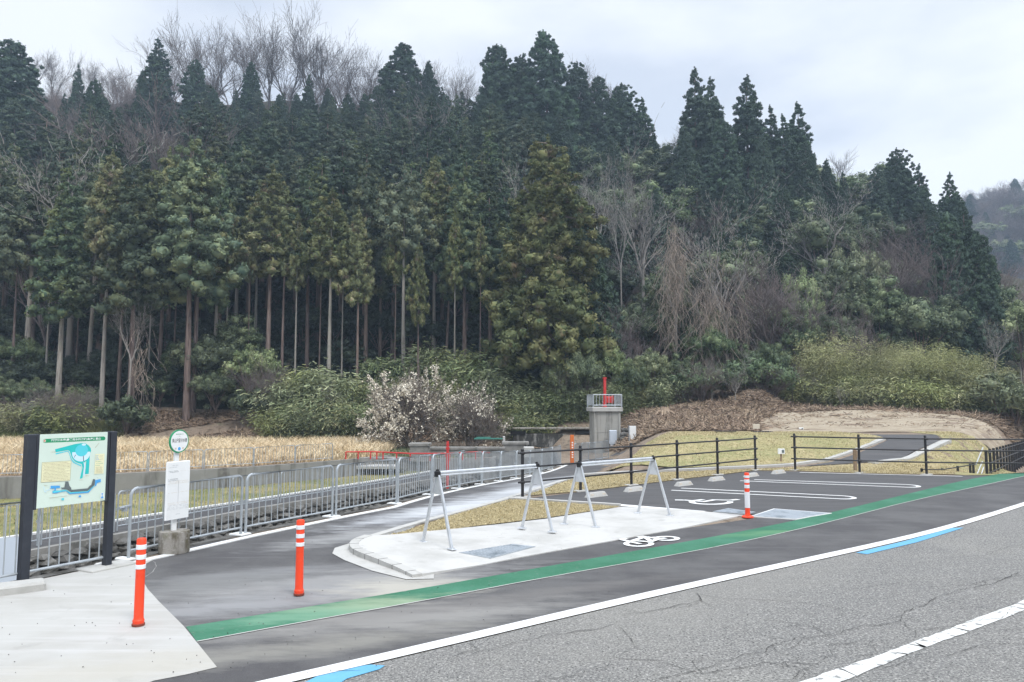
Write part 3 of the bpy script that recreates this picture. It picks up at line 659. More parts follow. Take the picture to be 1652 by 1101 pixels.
def run(P, z0, n0, count, label, group, hs=1.0, step=2.07, tilt=0.0, wide=1.0, names=None):
    """panels one after another along the polyline P from arc length n0"""
    Q = resample(P, .02, False); acc = [0]
    for i in range(1, len(Q)): acc.append(acc[-1] + math.hypot(Q[i][0] - Q[i - 1][0], Q[i][1] - Q[i - 1][1]))
    def at(s):
        i = min(range(0, len(Q)), key=lambda k: abs(acc[k] - s)); return Q[i]
    s = n0; res = []
    for k in range(count):
        a = at(s); b_ = at(min(acc[-1], s + 2.0 * wide))
        if acc[-1] - s < .8: break
        za = z0(*a) if callable(z0) else z0; zb_ = z0(*b_) if callable(z0) else z0
        if used_panel[0]: o = copy_tree(proto_panel)
        else: o = proto_panel; used_panel[0] = True
        d = math.hypot(b_[0] - a[0], b_[1] - a[1])
        o.location = (a[0], a[1], za + .012); o.rotation_euler = (tilt if k == 0 else 0, -math.atan2(zb_ - za, d), math.atan2(b_[1] - a[1], b_[0] - a[0]))
        o.scale = (d / 2.0, 1, hs)
        tag(o, (names[k] if names and k < len(names) else label), 'fence panel', group); res.append(o)
        s += step * wide
    return res
ORD = ['first', 'second', 'third', 'fourth', 'fifth', 'sixth', 'seventh', 'eighth', 'ninth', 'tenth', 'eleventh', 'twelfth', 'thirteenth', 'fourteenth', 'fifteenth', 'sixteenth', 'seventeenth', 'eighteenth', 'nineteenth', 'twentieth'] + ['%dth' % i for i in range(21, 80)]
dx0 = FEN[2]; 
e1 = G(188, 912)
run([(e1[0] - 1.86, e1[1] - 3.4), e1], 0, 0, 2, '', 'galvanised fence panels along the canal edge', step=2.0, wide=.94, tilt=0,
    names=['leftmost galvanised panel of the near fence, running out of the photo beside the map board', 'galvanised bar panel standing directly behind the map board'])
G2 = [G(207, 905), G(399, 863), G(532, 836.5), (-2.53, 15.1), (-1.98, 17.4), (-1.25, 20.3), (.09, 25.7), (2.36, 34.6)]
run(G2, T, 0, 13, '', 'galvanised fence panels along the canal edge', step=2.1,
    names=['galvanised panel directly behind the bus stop sign'] + ['near galvanised fence panel, %s beyond the one behind the bus stop sign' % ORD[i] for i in range(14)])
run([(2.95, 35.4), (5.9, 38.2)], T, 0, 4, '', 'galvanised fence panels below the water gate tower', step=1.02, wide=.5,
    names=['short galvanised panel %s from the left in front of the water gate tower' % ORD[i] for i in range(4)])
drop_feet(run(offset(LB, .42), LZ, 7.0, 14, '', 'galvanised fence panels along the sunken road', step=2.1, hs=1.12,
    names=['galvanised panel beside the sunken road, %s from the left in its row' % ORD[i] for i in range(16)]))
drop_feet(run(offset(LD[1:6], .5), lambda x, y: -.6, 6.5, 9, '', 'low grey panels on top of the retaining wall', step=2.05, hs=.82,
    names=['low grey bar panel above the retaining wall, %s from the left' % ORD[i] for i in range(9)]))
# gate latch between the first two runs
b = MB(); a_ = G(188, 912); c_ = G(207, 905)
b.tube([(a_[0], a_[1], .72), (c_[0], c_[1], .72)], .02, 6); b.box(((a_[0] + c_[0]) / 2, (a_[1] + c_[1]) / 2, .70), (.06, .05, .07)); b.tube([((a_[0] + c_[0]) / 2, (a_[1] + c_[1]) / 2, .66), ((a_[0] + c_[0]) / 2, (a_[1] + c_[1]) / 2, .52)], .004, 4)
tag(b.build('gate_latch', 'galvanised'), 'small galvanised latch joining two fence panels right of the map board', 'latch')
# --- black post-and-rail fences
def rail_fence(P, zf, hgt, label, e0=.12, e1_=.12):
    root = empty('railing', (P[0][0], P[0][1], 0), label=label, cat='railing'); o0 = Vector((P[0][0], P[0][1], 0))
    L = [Vector((p[0], p[1], zf(*p))) - o0 for p in P]
    for p in L:
        b = MB(); b.tube([p, p + Vector((0, 0, hgt))], .035, 10); b.tube([p + Vector((0, 0, hgt)), p + Vector((0, 0, hgt + .03))], [.042, .03], 10)
        b.build('post', 'black_metal', root, True)
        b = MB(); b.cbox(p + Vector((0, 0, .012)), (.34, .2, .035), .01, rz=.6); b.build('base_plate', 'kerb_concrete', root)
    for f in (.94, .64, .33):
        b = MB(); q = [p + Vector((0, -.045, hgt * f)) for p in L]
        d = (q[0] - q[1]).normalized(); q = [q[0] + d * e0] + q; d = (q[-1] - q[-2]).normalized(); q = q + [q[-1] + d * e1_]
        b.tube(q, .021, 8)
        for p in q[1:-1]: b.tube([p - Vector((.05, 0, 0)), p + Vector((.05, 0, 0))], .032, 8)
        b.build('rail', 'black_metal', root, True)
    return root
rail_fence([G(843, 803.5), G(936.6, 793), G(1018.7, 783.5), G(1093, 774.3), G(1158, 766.6), G(1219, 759)], T, 1.04, 'black three-rail railing along the back left of the parking bays, behind the bike racks')
rail_fence([G(1283, 759.5), G(1387, 763.5), G(1495, 766.5), (15.2, 21.2), (18.0, 21.0)], lambda x, y: 0.0, 1.10, 'black three-rail railing at the back right of the parking bays, running out of the photo', e1_=2)
# low stair handrail going down behind the right railing
root = empty('handrail', (12.4, 22.4, 0), label='low black stair handrail with silver end bars behind the right railing', cat='handrail')
hp = [Vector(PY(1487, 757.5, 22.4)), Vector(PY(1520, 757.5, 23.0)), Vector(PY(1545, 753.5, 23.6)), Vector(PY(1565, 750, 24.1)), Vector(PY(1570, 749.5, 24.2))]
o0 = Vector((12.4, 22.4, 0))
for p in hp:
    b = MB(); b.tube([p - o0 - Vector((0, 0, .6)), p - o0 + Vector((0, 0, .03))], .038, 8); b.build('post', 'black_metal', root, True)
b = MB(); b.tube([p - o0 - Vector((0, 0, .0)) + Vector((0, -.06, 0)) for p in hp] + [Vector(PY(1575, 750, 24.3)) - o0], .018, 6); b.build('rail', 'black_metal', root, True)
for (p0, p1) in (((1574, 751), (1586, 722)), ((1576, 766), (1585, 745)), ((1583, 766), (1587, 754))):
    b = MB(); b.tube([Vector(PY(*p0, 24.4)) - o0, Vector(PY(*p1, 24.6)) - o0], .017, 6); b.build('end_bar', 'aluminium', root, True)
# black post fence along the ramp on the far right
fp = []
for i in range(19):
    t = i / 18; fp.append((lerp(15.95, 29.0, t), lerp(25.3, 42.0, t)))
root = empty('post_fence', (fp[0][0], fp[0][1], 0), label='long black fence of close posts following the ramp at the right edge', cat='fence')
o0 = Vector((fp[0][0], fp[0][1], 0)); tops = []
for i, p in enumerate(fp):
    z = T(*p); zt = lerp(.44, .0, i / 18) ; tops.append(Vector((p[0], p[1], zt)) - o0)
    b = MB(); b.tube([Vector((p[0], p[1], min(z, zt - .9))) - o0, Vector((p[0], p[1], zt + .04)) - o0], .045, 8); b.build('post', 'black_metal', root, True)
for dz in (-.05, -.4, -.72):
    b = MB(); b.tube([q + Vector((.05, -.05, dz)) for q in tops], .02, 6); b.build('rail', 'black_metal', root, True)
# --- information board
Lp = G(36.5, 944); Rp = G(172, 916); ang = math.atan2(Rp[1] - Lp[1], Rp[0] - Lp[0]); bw = math.hypot(Rp[0] - Lp[0], Rp[1] - Lp[1])
root = empty('map_board', (Lp[0], Lp[1], 0), ang, 'pale green map board on two dark posts in front of the galvanised fence', 'sign board')
zt, zb0 = 1.715, .855
for x, w in ((0, .10), (bw, .085)):
    b = MB(); b.cbox((x, 0, .87), (w, .09, 1.70), .006); b.build('post', 'board_post', root)
for x in (.072, bw - .068):
    b = MB(); b.cbox((x, -.006, (zt + zb0) / 2 - .003), (.038, .06, zt - zb0 + .02), .004); b.build('side_trim', 'board_post', root)
fw0, fw1 = .088, bw - .085
panel = MB(); panel.box(((fw0 + fw1) / 2, -.018, (zt + zb0) / 2), (fw1 - fw0, .03, zt - zb0)); face = panel.build('panel', 'board_face', root)
def BP(X, Y_):
    u = (X - 160) / 960; top = 50; hgt = 1005 - 95 * u; v = (Y_ - top) / hgt
    return (fw0 + (fw1 - fw0) * u, zt - (zt - zb0) * v)
lay = [0]
def bpoly(name, P, m, parent=face):
    lay[0] += 1; y = -.0335 - lay[0] * .00025
    q = [BP(*p) for p in P]; tri = tessellate_polygon([[Vector((a, c, 0)) for a, c in q]]); b = MB(); b.v = [(a, y, c) for a, c in q]
    for t in tri:
        a, c, d = [q[i] for i in t]
        if (c[0] - a[0]) * (d[1] - a[1]) - (c[1] - a[1]) * (d[0] - a[0]) < 0: t = t[::-1]
        b.f.append(tuple(t))
    return b.build(name, m, parent)
def rect(x0, y0, x1, y1, sk=0): return [(x0, y0), (x1, y0 - sk), (x1, y1 - sk), (x0, y1)]
def ell(cx, cy, rx, ry, a0=0, a1=360, n=28): return [(cx + rx * math.cos(R(a0 + (a1 - a0) * k / n)), cy + ry * math.sin(R(a0 + (a1 - a0) * k / n))) for k in range(n + (0 if a1 - a0 == 360 else 1))]
hd = bpoly('header', [(225, 113), (1062, 107), (1080, 118), (1086, 134), (1080, 152), (1062, 160), (225, 166), (210, 156), (204, 139), (210, 122)], 'print_green')
bpoly('emblem', ell(226, 139, 18, 20), 'print_sand', hd); bpoly('emblem', ell(226, 139, 8, 9), 'print_red', hd)
def put_text(name, body, cx, cy, wdt, hgt, m, parent, fn=BP, y=None):
    me = text_mesh(body); xs = [v.co.x for v in me.vertices]; ys = [v.co.y for v in me.vertices]
    if not xs: return
    w0, h0 = max(xs) - min(xs), max(ys) - min(ys); mx_, my_ = (max(xs) + min(xs)) / 2, (max(ys) + min(ys)) / 2
    lay[0] += 1; yy = (-.0335 - lay[0] * .00025) if y is None else y
    for v in me.vertices:
        X = cx + (v.co.x - mx_) / w0 * wdt; Y_ = cy - (v.co.y - my_) / h0 * hgt
        p = fn(X, Y_); v.co = (p[0], yy, p[1])
    me.materials.clear(); me.materials.append(MATS[m]); return link(name, me, parent)
put_text('title_lettering', '円筒分水場(農業用水利施設)魚津市東山', 663, 136, 700, 38, 'white_enamel', hd)
ch = bpoly('channel_drawing', [(372, 258), (450, 240), (560, 215), (640, 198), (720, 188), (790, 190), (845, 225), (873, 262), (880, 300), (864, 345), (863, 480), (860, 605), (805, 606), (812, 520), (815, 430), (790, 450), (780, 560), (773, 660), (735, 668), (750, 590), (765, 520), (752, 470), (700, 455), (650, 430), (610, 385), (590, 330), (572, 290), (545, 275), (380, 300)], 'print_teal')
bpoly('channel_bank', [(380, 312), (545, 283), (565, 298), (580, 335), (605, 395), (650, 442), (700, 467), (745, 482), (752, 540), (742, 500), (690, 478), (635, 452), (595, 405), (572, 340), (556, 305), (540, 295), (384, 330)], 'print_aqua', ch)
bpoly('basin_ring', ell(738, 325, 130, 110, -10, 190), 'print_pale', ch); bpoly('basin_water', ell(742, 285, 92, 82), 'print_aqua', ch); bpoly('basin_ring', ell(770, 208, 32, 14), 'print_pale', ch)
bpoly('basin_ring', [(640, 370), (655, 340), (662, 345), (632, 392)], 'print_ink', ch); bpoly('basin_ring', [(765, 360), (773, 360), (782, 430), (772, 430)], 'print_ink', ch)
bpoly('branch_channel', [(775, 440), (795, 455), (803, 520), (800, 620), (788, 640), (778, 600), (790, 520)], 'print_pale', ch)
tb = bpoly('text_box', [(205, 432), (600, 420), (596, 688), (203, 704)], 'print_cream')
bpoly('box_edge', [(205, 432), (600, 420), (600, 424), (205, 436)], 'print_tan', tb); bpoly('box_edge', [(203, 700), (596, 684), (596, 688), (203, 704)], 'print_tan', tb)
bpoly('box_edge', [(205, 432), (209, 432), (207, 704), (203, 704)], 'print_tan', tb); bpoly('box_edge', [(596, 420), (600, 420), (596, 688), (592, 688)], 'print_tan', tb)
random.seed(3)
def text_rows(name, x0, x1, y0, y1, n, m, parent, sk=0, hgt=7):
    lay[0] += 1; y = -.0335 - lay[0] * .00025; b = MB()
    for i in range(n):
        Y_ = lerp(y0, y1, i / max(1, n - 1)); x = x0 + random.choice((0, 0, 12)); xe = lerp(x1, lerp(x0, x1, .6), random.random() ** 3)
        while x < xe:
            w = random.uniform(3, 9); s_ = -sk * (x - x0) / (x1 - x0)
            a = BP(x, Y_ + s_); c = BP(x + w, Y_ + s_ + random.uniform(.4, 1) * hgt)
            b.add([(a[0], y, a[1]), (a[0], y, c[1]), (c[0], y, c[1]), (c[0], y, a[1])], [(0, 1, 2, 3)]); x += w + random.uniform(1.5, 4)
    return b.build(name, m, parent)
text_rows('small_print', 222, 585, 448, 680, 13, 'print_tan', tb, 12)
lg = bpoly('legend_box', [(945, 342), (1080, 338), (1078, 604), (940, 608)], 'print_cream')
text_rows('legend_rows', 950, 992, 360, 415, 4, 'print_blue', lg, 1, 10); text_rows('legend_rows', 1000, 1060, 360, 415, 4, 'print_tan', lg, 1, 5); text_rows('legend_rows', 950, 1060, 440, 490, 3, 'print_green', lg, 2, 6); text_rows('legend_rows', 955, 1055, 515, 590, 7, 'print_tan', lg, 2, 6)
sc_ = bpoly('section_drawing', [(330, 752), (455, 752), (462, 782), (410, 786), (405, 815), (470, 818), (545, 812), (600, 850), (850, 838), (940, 770), (955, 762), (955, 690), (1040, 675), (1042, 715), (985, 728), (975, 765), (945, 772), (868, 856), (600, 870), (548, 830), (470, 838), (420, 852), (362, 855), (360, 820), (388, 812), (386, 788), (332, 790)], 'print_blue')
bpoly('section_water', [(365, 822), (430, 818), (545, 812), (600, 845), (850, 835), (940, 762), (948, 766), (858, 842), (600, 858), (545, 824), (365, 846)], 'print_aqua', sc_)
bpoly('section_ground', [(470, 780), (520, 778), (530, 700), (570, 700), (590, 760), (612, 782), (622, 812), (850, 797), (880, 762), (900, 755), (925, 675), (955, 678), (948, 755), (880, 815), (850, 830), (620, 845), (550, 802), (490, 800)], 'print_grey', sc_)
bpoly('tower_drawing', [(238, 760), (244, 760), (262, 825), (275, 828), (275, 806), (320, 800), (330, 760), (334, 762), (324, 810), (280, 814), (278, 836), (256, 836)], 'print_pale', sc_)
bpoly('box_edge', [(320, 915), (560, 890), (560, 893), (320, 918)], 'print_tan', sc_); bpoly('water_note', rect(488, 922, 522, 950, 2), 'print_aqua', sc_); bpoly('water_note', rect(726, 890, 760, 915, 2), 'print_blue', sc_)
bpoly('north_arrow', [(932, 252), (990, 190), (992, 194), (934, 256)], 'print_tan', face)
text_rows('caption', 312, 370, 292, 292, 1, 'print_tan', face); text_rows('caption', 725, 775, 682, 682, 1, 'print_tan', face); text_rows('caption', 805, 855, 627, 627, 1, 'print_tan', face); text_rows('caption', 245, 285, 742, 742, 1, 'print_tan', face); text_rows('caption', 965, 995, 658, 658, 1, 'print_tan', face)
em = bpoly('maker_mark', [(1045, 860), (1090, 856), (1092, 935), (1044, 938)], 'white_enamel'); bpoly('maker_mark_figure', [(1052, 868), (1086, 864), (1072, 885), (1076, 905), (1088, 915), (1086, 932), (1052, 934), (1050, 918), (1064, 906), (1062, 886)], 'print_blue', em)
for (a, b0) in ((-.10, 0), (bw, 1)):
    pass
b = MB(); b.cbox((0, 0, .045), (.5, .30, .09), .02); o = b.build('concrete_block', 'mossy_concrete'); o.location = (G(34, 962)[0] - .14, G(34, 962)[1] + .17, .012); o.rotation_euler = (0, 0, .62)
me = o.data; me.materials[0] = MATS['kerb_concrete']; tag(o, 'pale kerb-shaped concrete block at the foot of the left map board post', 'concrete block')
b = MB(); b.cbox((0, 0, .012), (.62, .34, .024), .01); o = b.build('foundation_slab', 'kerb_concrete'); o.location = (Rp[0] + .02, Rp[1] - .02, .012); o.rotation_euler = (0, 0, ang); tag(o, 'flush concrete slab under the right map board post', 'slab')
# pale board leaning on the far side of the fence, left edge
b = MB(); b.box((0, 0, .38), (.62, .03, .78)); o = b.build('notice_panel', 'pale_panel'); q = PY(12, 895, 13.0); o.location = (q[0] - .1, 13.0, LZ + .35); o.rotation_euler = (R(-8), 0, .3)
b = MB(); b.tube([(-.25, .02, -.4), (-.25, .02, .1)], .02, 6); b.tube([(.25, .02, -.4), (.25, .02, .1)], .02, 6); b.build('leg', 'galvanised', o)
tag(o, 'plain pale blue-grey panel behind the fence at the left edge', 'panel')
# --- bus stop
q = G(273, 896)
root = empty('bus_stop_sign', (q[0], q[1] + .14, .012), R(65), 'white bus stop sign with round disc and timetable on a mossy concrete drum', 'bus stop sign')
b = MB(); n = 40
prof = [(.0, .0), (.198, .0), (.203, .02), (.200, .15), (.203, .27), (.196, .295), (.0, .30)]
vs = []; fs = []
for i, (r_, z) in enumerate(prof):
    for k in range(n): vs.append((r_ * math.cos(2 * math.pi * k / n), r_ * math.sin(2 * math.pi * k / n), z))
for i in range(len(prof) - 1):
    for k in range(n): fs.append((i * n + k, i * n + (k + 1) % n, (i + 1) * n + (k + 1) % n, (i + 1) * n + k))
b.add(vs, fs); b.build('base', 'mossy_concrete', root, True)
b = MB(); b.cbox((0, .02, .98), (.072, .04, 1.40), .006); b.build('pole', 'white_enamel', root)
b = MB(); b.cbox((0, -.025, .86), (.40, .035, .80), .012); tp = b.build('timetable', 'white_enamel', root)
random.seed(5)
def sheet_rows(name, x0, x1, z0, z1, n, m, parent, dense=1.0, h=.006):
    b = MB(); y = -.0435
    for i in range(n):
        z = lerp(z0, z1, i / max(1, n - 1)); x = x0
        while x < x1:
            w = random.uniform(.004, .02)
            if random.random() < dense: b.add([(x, y, z), (x, y, z - h * random.uniform(.5, 1)), (x + w, y, z - h * random.uniform(.5, 1)), (x + w, y, z)], [(0, 1, 2, 3)])
            x += w + .004
    return b.build(name, m, parent)
sheet_rows('timetable_print', -.17, -.02, 1.205, 1.18, 2, 'print_lightgrey', tp, .7); sheet_rows('timetable_print', -.17, -.02, 1.13, 1.115, 2, 'print_lightgrey', tp, .9, .009); sheet_rows('timetable_print', -.17, -.02, 1.02, 1.00, 2, 'print_lightgrey', tp, .9, .01)
sheet_rows('timetable_print', -.17, .17, .985, .955, 3, 'print_sand', tp, .8); sheet_rows('timetable_print', -.17, .17, .83, .83, 1, 'print_sand', tp, .8); sheet_rows('timetable_print', -.17, .17, .69, .67, 2, 'print_sand', tp, .8); sheet_rows('timetable_print', -.17, .17, .655, .60, 5, 'print_lightgrey', tp, .55, .004); sheet_rows('timetable_print', -.03, .04, .53, .53, 1, 'print_lightgrey', tp)
sheet_rows('timetable_print', .02, .16, 1.12, 1.12, 1, 'print_sand', tp, .6, .003); b = MB()
b.box((0, -.0432, .84), (.003, .001, .30)); b.build('timetable_rule', 'print_lightgrey', tp)
def disc(r, y0, y1, m, name, parent, zc):
    b = MB(); n = 40; b.add([(r * math.cos(2 * math.pi * k / n), y, zc + r * math.sin(2 * math.pi * k / n)) for y in (y0, y1) for k in range(n)], [tuple(range(n)), tuple(range(2 * n - 1, n - 1, -1))] + [(k, n + k, n + (k + 1) % n, (k + 1) % n) for k in range(n)])
    return b.build(name, m, parent)
zc = 1.535
rg = disc(.162, -.030, -.010, 'print_green', 'disc', root, zc); fc = disc(.145, -.033, -.028, 'white_enamel', 'disc_face', rg, zc)
fn = lambda X, Y_: (X, Y_)
def st(body, cx, cz, w, h, m):
    me = text_mesh(body, 1.0, .004); xs = [v.co.x for v in me.vertices]; ys = [v.co.y for v in me.vertices]
    w0, h0 = max(xs) - min(xs), max(ys) - min(ys); a, c = (max(xs) + min(xs)) / 2, (max(ys) + min(ys)) / 2
    for v in me.vertices: v.co = (cx + (v.co.x - a) / w0 * w, -.0345, cz + (v.co.y - c) / h0 * h)
    me.materials.clear(); me.materials.append(MATS[m]); return link('stop_lettering', me, fc)
st('東山円筒分水槽', 0, zc + .012, .25, .058, 'print_ink'); st('魚津市民バス', 0, zc + .098, .13, .018, 'print_green'); st('NO.1', 0, zc + .07, .03, .010, 'print_lightgrey')
disc(.024, -.0345, -.032, 'print_blue', 'disc_mark', fc, zc - .105)
for x, m in ((-.062, 'print_sand'), (.062, 'print_sand')):
    b = MB(); b.add([(x + .015 * math.cos(2 * math.pi * k / 16), -.0345, zc - .10 + .015 * math.sin(2 * math.pi * k / 16)) for k in range(16)], [tuple(range(16))]); b.build('disc_mark', m, fc)
# --- delineator posts
def bollard(px, py, label, style=0, hgt=.80):
    x, y = G(px, py); root = empty('bollard', (x, y + .04, .016), label=label, cat='bollard')
    def lathe(prof, n=24):
        b = MB(); vs = []; fs = []
        for (r_, z) in prof: vs += [(r_ * math.cos(2 * math.pi * k / n), r_ * math.sin(2 * math.pi * k / n), z) for k in range(n)]
        for i in range(len(prof) - 1):
            for k in range(n): fs.append((i * n + k, i * n + (k + 1) % n, (i + 1) * n + (k + 1) % n, (i + 1) * n + k))
        fs.append(tuple((len(prof) - 1) * n + k for k in range(n))); return b.add(vs, fs)
    r = .043
    if style == 0:
        lathe([(.0, 0), (.056, 0), (.058, .018), (.050, .022)]).build('foot', 'bollard_foot', root, True)
        lathe([(.050, .02), (.052, .05), (.047, .055), (.043, .075), (.041, hgt * .6), (.043, hgt - .012), (.036, hgt)]).build('body', 'orange_plastic', root, True)
        bands = [(.65, .70), (.76, .815), (.875, .93)]
    else:
        lathe([(.0, 0), (.105, 0), (.105, .018), (.07, .035), (.052, .04)]).build('foot', 'orange_plastic', root, True)
        lathe([(.050, .035), (.046, .05), (.043, .15), (.043, hgt - .012), (.036, hgt)]).build('body', 'orange_plastic', root, True)
        bands = [(.215, .57), (.655, .73), (.775, .85), (.885, .94)]
    for a, c in bands:
        lathe([(r + .0005, hgt * a), (r + .003, hgt * a + .002), (r + .003, hgt * c - .002), (r + .0005, hgt * c)]).build('reflective_band', 'reflect_white', root, True)
    return root
bollard(219.5, 1014, 'orange bollard with three white bands standing on the pale concrete footpath')
bollard(480.5, 964, 'orange bollard with three white bands standing alone on the dusty dark asphalt')
bollard(1207.5, 837, 'red and white striped bollard at the corner of the concrete pad by the parking bays', 1)
# --- bike racks
def bike_rack(f1, f2, label):
    """f1, f2: (far foot, near foot) pixels of the two A-frames"""
    q = [G(*p) for p in f1 + f2]; c1 = ((q[0][0] + q[1][0]) / 2, (q[0][1] + q[1][1]) / 2); c2 = ((q[2][0] + q[3][0]) / 2, (q[2][1] + q[3][1]) / 2)
    root = empty('bike_rack', (c1[0], c1[1], pz(*c1)), label=label, cat='bike rack', group='bike racks on the concrete pad'); o0 = Vector((c1[0], c1[1], 0)); ap = []
    for c, fa, fb in ((c1, q[0], q[1]), (c2, q[2], q[3])):
        h = 1.0; top = Vector((c[0], c[1], h)) - o0; ap.append(top); sd = Vector((fb[0] - fa[0], fb[1] - fa[1], 0)).normalized()
        for f, s in ((fa, -1), (fb, 1)):
            ft = Vector((f[0], f[1], .0)) - o0; tp_ = top + sd * s * .028
            b = MB(); b.tube([ft, tp_], [.026, .022], 4); b.build('leg', 'aluminium', root)
            b = MB(); b.cbox(ft + Vector((0, 0, .008)), (.13, .09, .016), .006, rz=math.atan2(sd.y, sd.x)); b.build('foot_plate', 'aluminium', root)
        k = .27; nrm = Vector((-sd.y, sd.x, 0)) * .005; fa_ = Vector((fa[0], fa[1], 0)) - o0; fb_ = Vector((fb[0], fb[1], 0)) - o0
        t3 = [top + sd * .02, top - sd * .02, top.lerp(fa_, k), top.lerp(fb_, k)]
        vs = [p + nrm for p in t3] + [p - nrm for p in t3]
        b = MB(); b.add(vs, [(0, 1, 2, 3), (7, 6, 5, 4), (1, 0, 4, 5), (2, 1, 5, 6), (3, 2, 6, 7), (0, 3, 7, 4)]); b.build('gusset', 'aluminium', root)
        b = MB(); b.cbox(top + Vector((0, 0, .02)), (.075, .075, .085), .012, rz=math.atan2(sd.y, sd.x)); b.tube([top + Vector((0, 0, .05)), top + Vector((0, 0, .085))], [.03, .018], 8); b.build('clamp', 'rubber', root)
    d = (ap[1] - ap[0]).normalized()
    b = MB(); b.tube([ap[0] + d * .03 + Vector((0, 0, .035)), ap[1] - d * .03 + Vector((0, 0, .035))], .024, 10); b.build('top_rail', 'aluminium', root, True)
    sdn = Vector((d.y, -d.x, 0)) * .035
    b = MB(); b.tube([ap[0] + d * .03 + sdn + Vector((0, 0, .0)), ap[1] - d * .03 + sdn + Vector((0, 0, .0))], .012, 8); b.build('lower_rail', 'aluminium', root, True)
bike_rack([(682, 880), (729, 892)], [(842, 857), (891, 863)], 'nearer silver A-frame bike rack, standing on the concrete pad above the drain grating')
bike_rack([(910, 848), (961, 853)], [(1029, 830), (1081, 834)], 'farther silver A-frame bike rack at the back of the concrete pad')
# --- gratings
def grating(P, z, label, bars=8):
    q = gp(P); root = empty('drain_grating', (q[0][0], q[0][1], z), label=label, cat='drain grating'); o0 = q[0]
    L = [(p[0] - o0[0], p[1] - o0[1]) for p in q]
    def at(u, v): a = (lerp(L[0][0], L[1][0], u), lerp(L[0][1], L[1][1], u)); c = (lerp(L[3][0], L[2][0], u), lerp(L[3][1], L[2][1], u)); return (lerp(a[0], c[0], v), lerp(a[1], c[1], v))
    b = MB(); b.prism([at(0, 0), at(1, 0), at(1, 1), at(0, 1)], -.02, .0015); b.build('pit', 'print_grey', root)
    b = MB()
    for i in range(bars * 2): 
        v0 = (i + .22) / (bars * 2); v1 = (i + .78) / (bars * 2); b.prism([at(.01, v0), at(.99, v0), at(.99, v1), at(.01, v1)], .002, .008)
    for i in range(5): u = .02 + .96 * i / 4; b.prism([at(u - .006, 0), at(u + .006, 0), at(u + .006, 1), at(u - .006, 1)], .0085, .010)
    b.build('grate', 'grating', root)
    b = MB(); e = .03
    for (u0, v0, u1, v1) in ((-e, -e, 1 + e, 0), (-e, 1, 1 + e, 1 + e), (-e, 0, 0, 1), (1, 0, 1 + e, 1)): b.prism([at(u0, v0), at(u1, v0), at(u1, v1), at(u0, v1)], -.01, .006)
    b.build('frame', 'white_paint' if z < .019 else 'galvanised', root)
grating([(744, 895), (792, 903.5), (861, 885.5), (826, 881.5)], .024, 'blue-grey drain grating let into the pad under the nearer bike rack')
grating([(1152, 827.5), (1201, 831.5), (1217, 828), (1175, 822.5)], .019, 'smaller pale grating left of the striped bollard')
grating([(1213, 835), (1283, 839.5), (1338, 830), (1250, 823)], .0165, 'large pale blue-grey grating right of the striped bollard', 10)
# --- wheel stops
ws = None; names = ['wheel stop between the two bike racks, farthest left', 'white wheel stop seen left of the farther bike rack end', 'white wheel stop just right of the farther bike rack', 'white wheel stop fourth from the left', 'white wheel stop seen behind the striped bollard', 'rightmost white wheel stop, nearest the gap between the railings']
for i, (px, py) in enumerate([(962, 802.5), (1023, 793.5), (1103, 784.5), (1156, 776.5), (1212, 770), (1256, 765)]):
    x, y = G(px, py)
    if ws is None:
        ws = empty('wheel_stop'); b = MB(); w, d, h = .60, .16, .10
        b.add([(-w / 2, -d / 2, 0), (w / 2, -d / 2, 0), (w / 2, d / 2, 0), (-w / 2, d / 2, 0), (-w / 2 + .06, -d / 2 + .045, h), (w / 2 - .06, -d / 2 + .045, h), (w / 2 - .06, d / 2 - .045, h), (-w / 2 + .06, d / 2 - .045, h)], [(3, 2, 1, 0), (4, 5, 6, 7), (0, 1, 5, 4), (1, 2, 6, 5), (2, 3, 7, 6), (3, 0, 4, 7)])
        b.build('body', 'kerb_concrete', ws)
        for s in (-1, 1): b = MB(); b.box((s * .19, -.058, .045), (.09, .012, .05)); b.build('reflector', 'print_sand', ws)
        o = ws
    else: o = copy_tree(ws)
    o.location = (x, y, .014); o.rotation_euler = (0, 0, R(41)); tag(o, names[i], 'wheel stop', 'wheel stops in the parking bays')
# --- water gate tower
tx0 = PY(957, 700, 42)[0]; tx1 = PY(999, 700, 42)[0]; tw = tx1 - tx0; zp0 = PY(978, 664, 42)[2]; zp1 = PY(978, 657, 42)[2]; zr = PY(978, 637, 42)[2]
tc_ = ((tx0 + tx1) / 2, 42.75)
root = empty('water_gate_tower', (tc_[0], tc_[1], -.85), .10, 'grey concrete water gate pier with railed platform and red spindle', 'water gate')
zz = lambda z: z + .85
b = MB(); b.cbox((0, 0, zz(zp0) / 2), (tw, tw, zz(zp0)), .04); b.build('pier', 'pier_concrete', root)
b = MB(); b.box((-tw / 2 + .04, -tw / 2 - .02, zz(zp0) / 2), (.12, .06, zz(zp0) - .05)); b.box((tw / 2 - .04, -tw / 2 - .02, zz(zp0) / 2), (.12, .06, zz(zp0) - .05)); b.box((0, -tw / 2 - .004, zz(zp0) * .52), (tw - .2, .02, .025)); b.build('pier_rib', 'pier_concrete', root)
b = MB(); b.cbox((0, 0, zz((zp0 + zp1) / 2)), (tw + .28, tw + .28, zp1 - zp0), .03); b.build('platform', 'kerb_concrete', root)
hw = (tw + .16) / 2; b = MB()
for z in (zz(zr), zz(zp1) + .1):
    b.tube([(-hw, -hw, z), (hw, -hw, z), (hw, hw, z), (-hw, hw, z), (-hw, -hw, z)], .028, 6)
for sx_, sy_ in ((-1, -1), (1, -1), (1, 1), (-1, 1)): b.tube([(sx_ * hw, sy_ * hw, zz(zp1)), (sx_ * hw, sy_ * hw, zz(zr))], .04, 6)
b.build('railing_frame', 'galvanised', root, True)
b = MB()
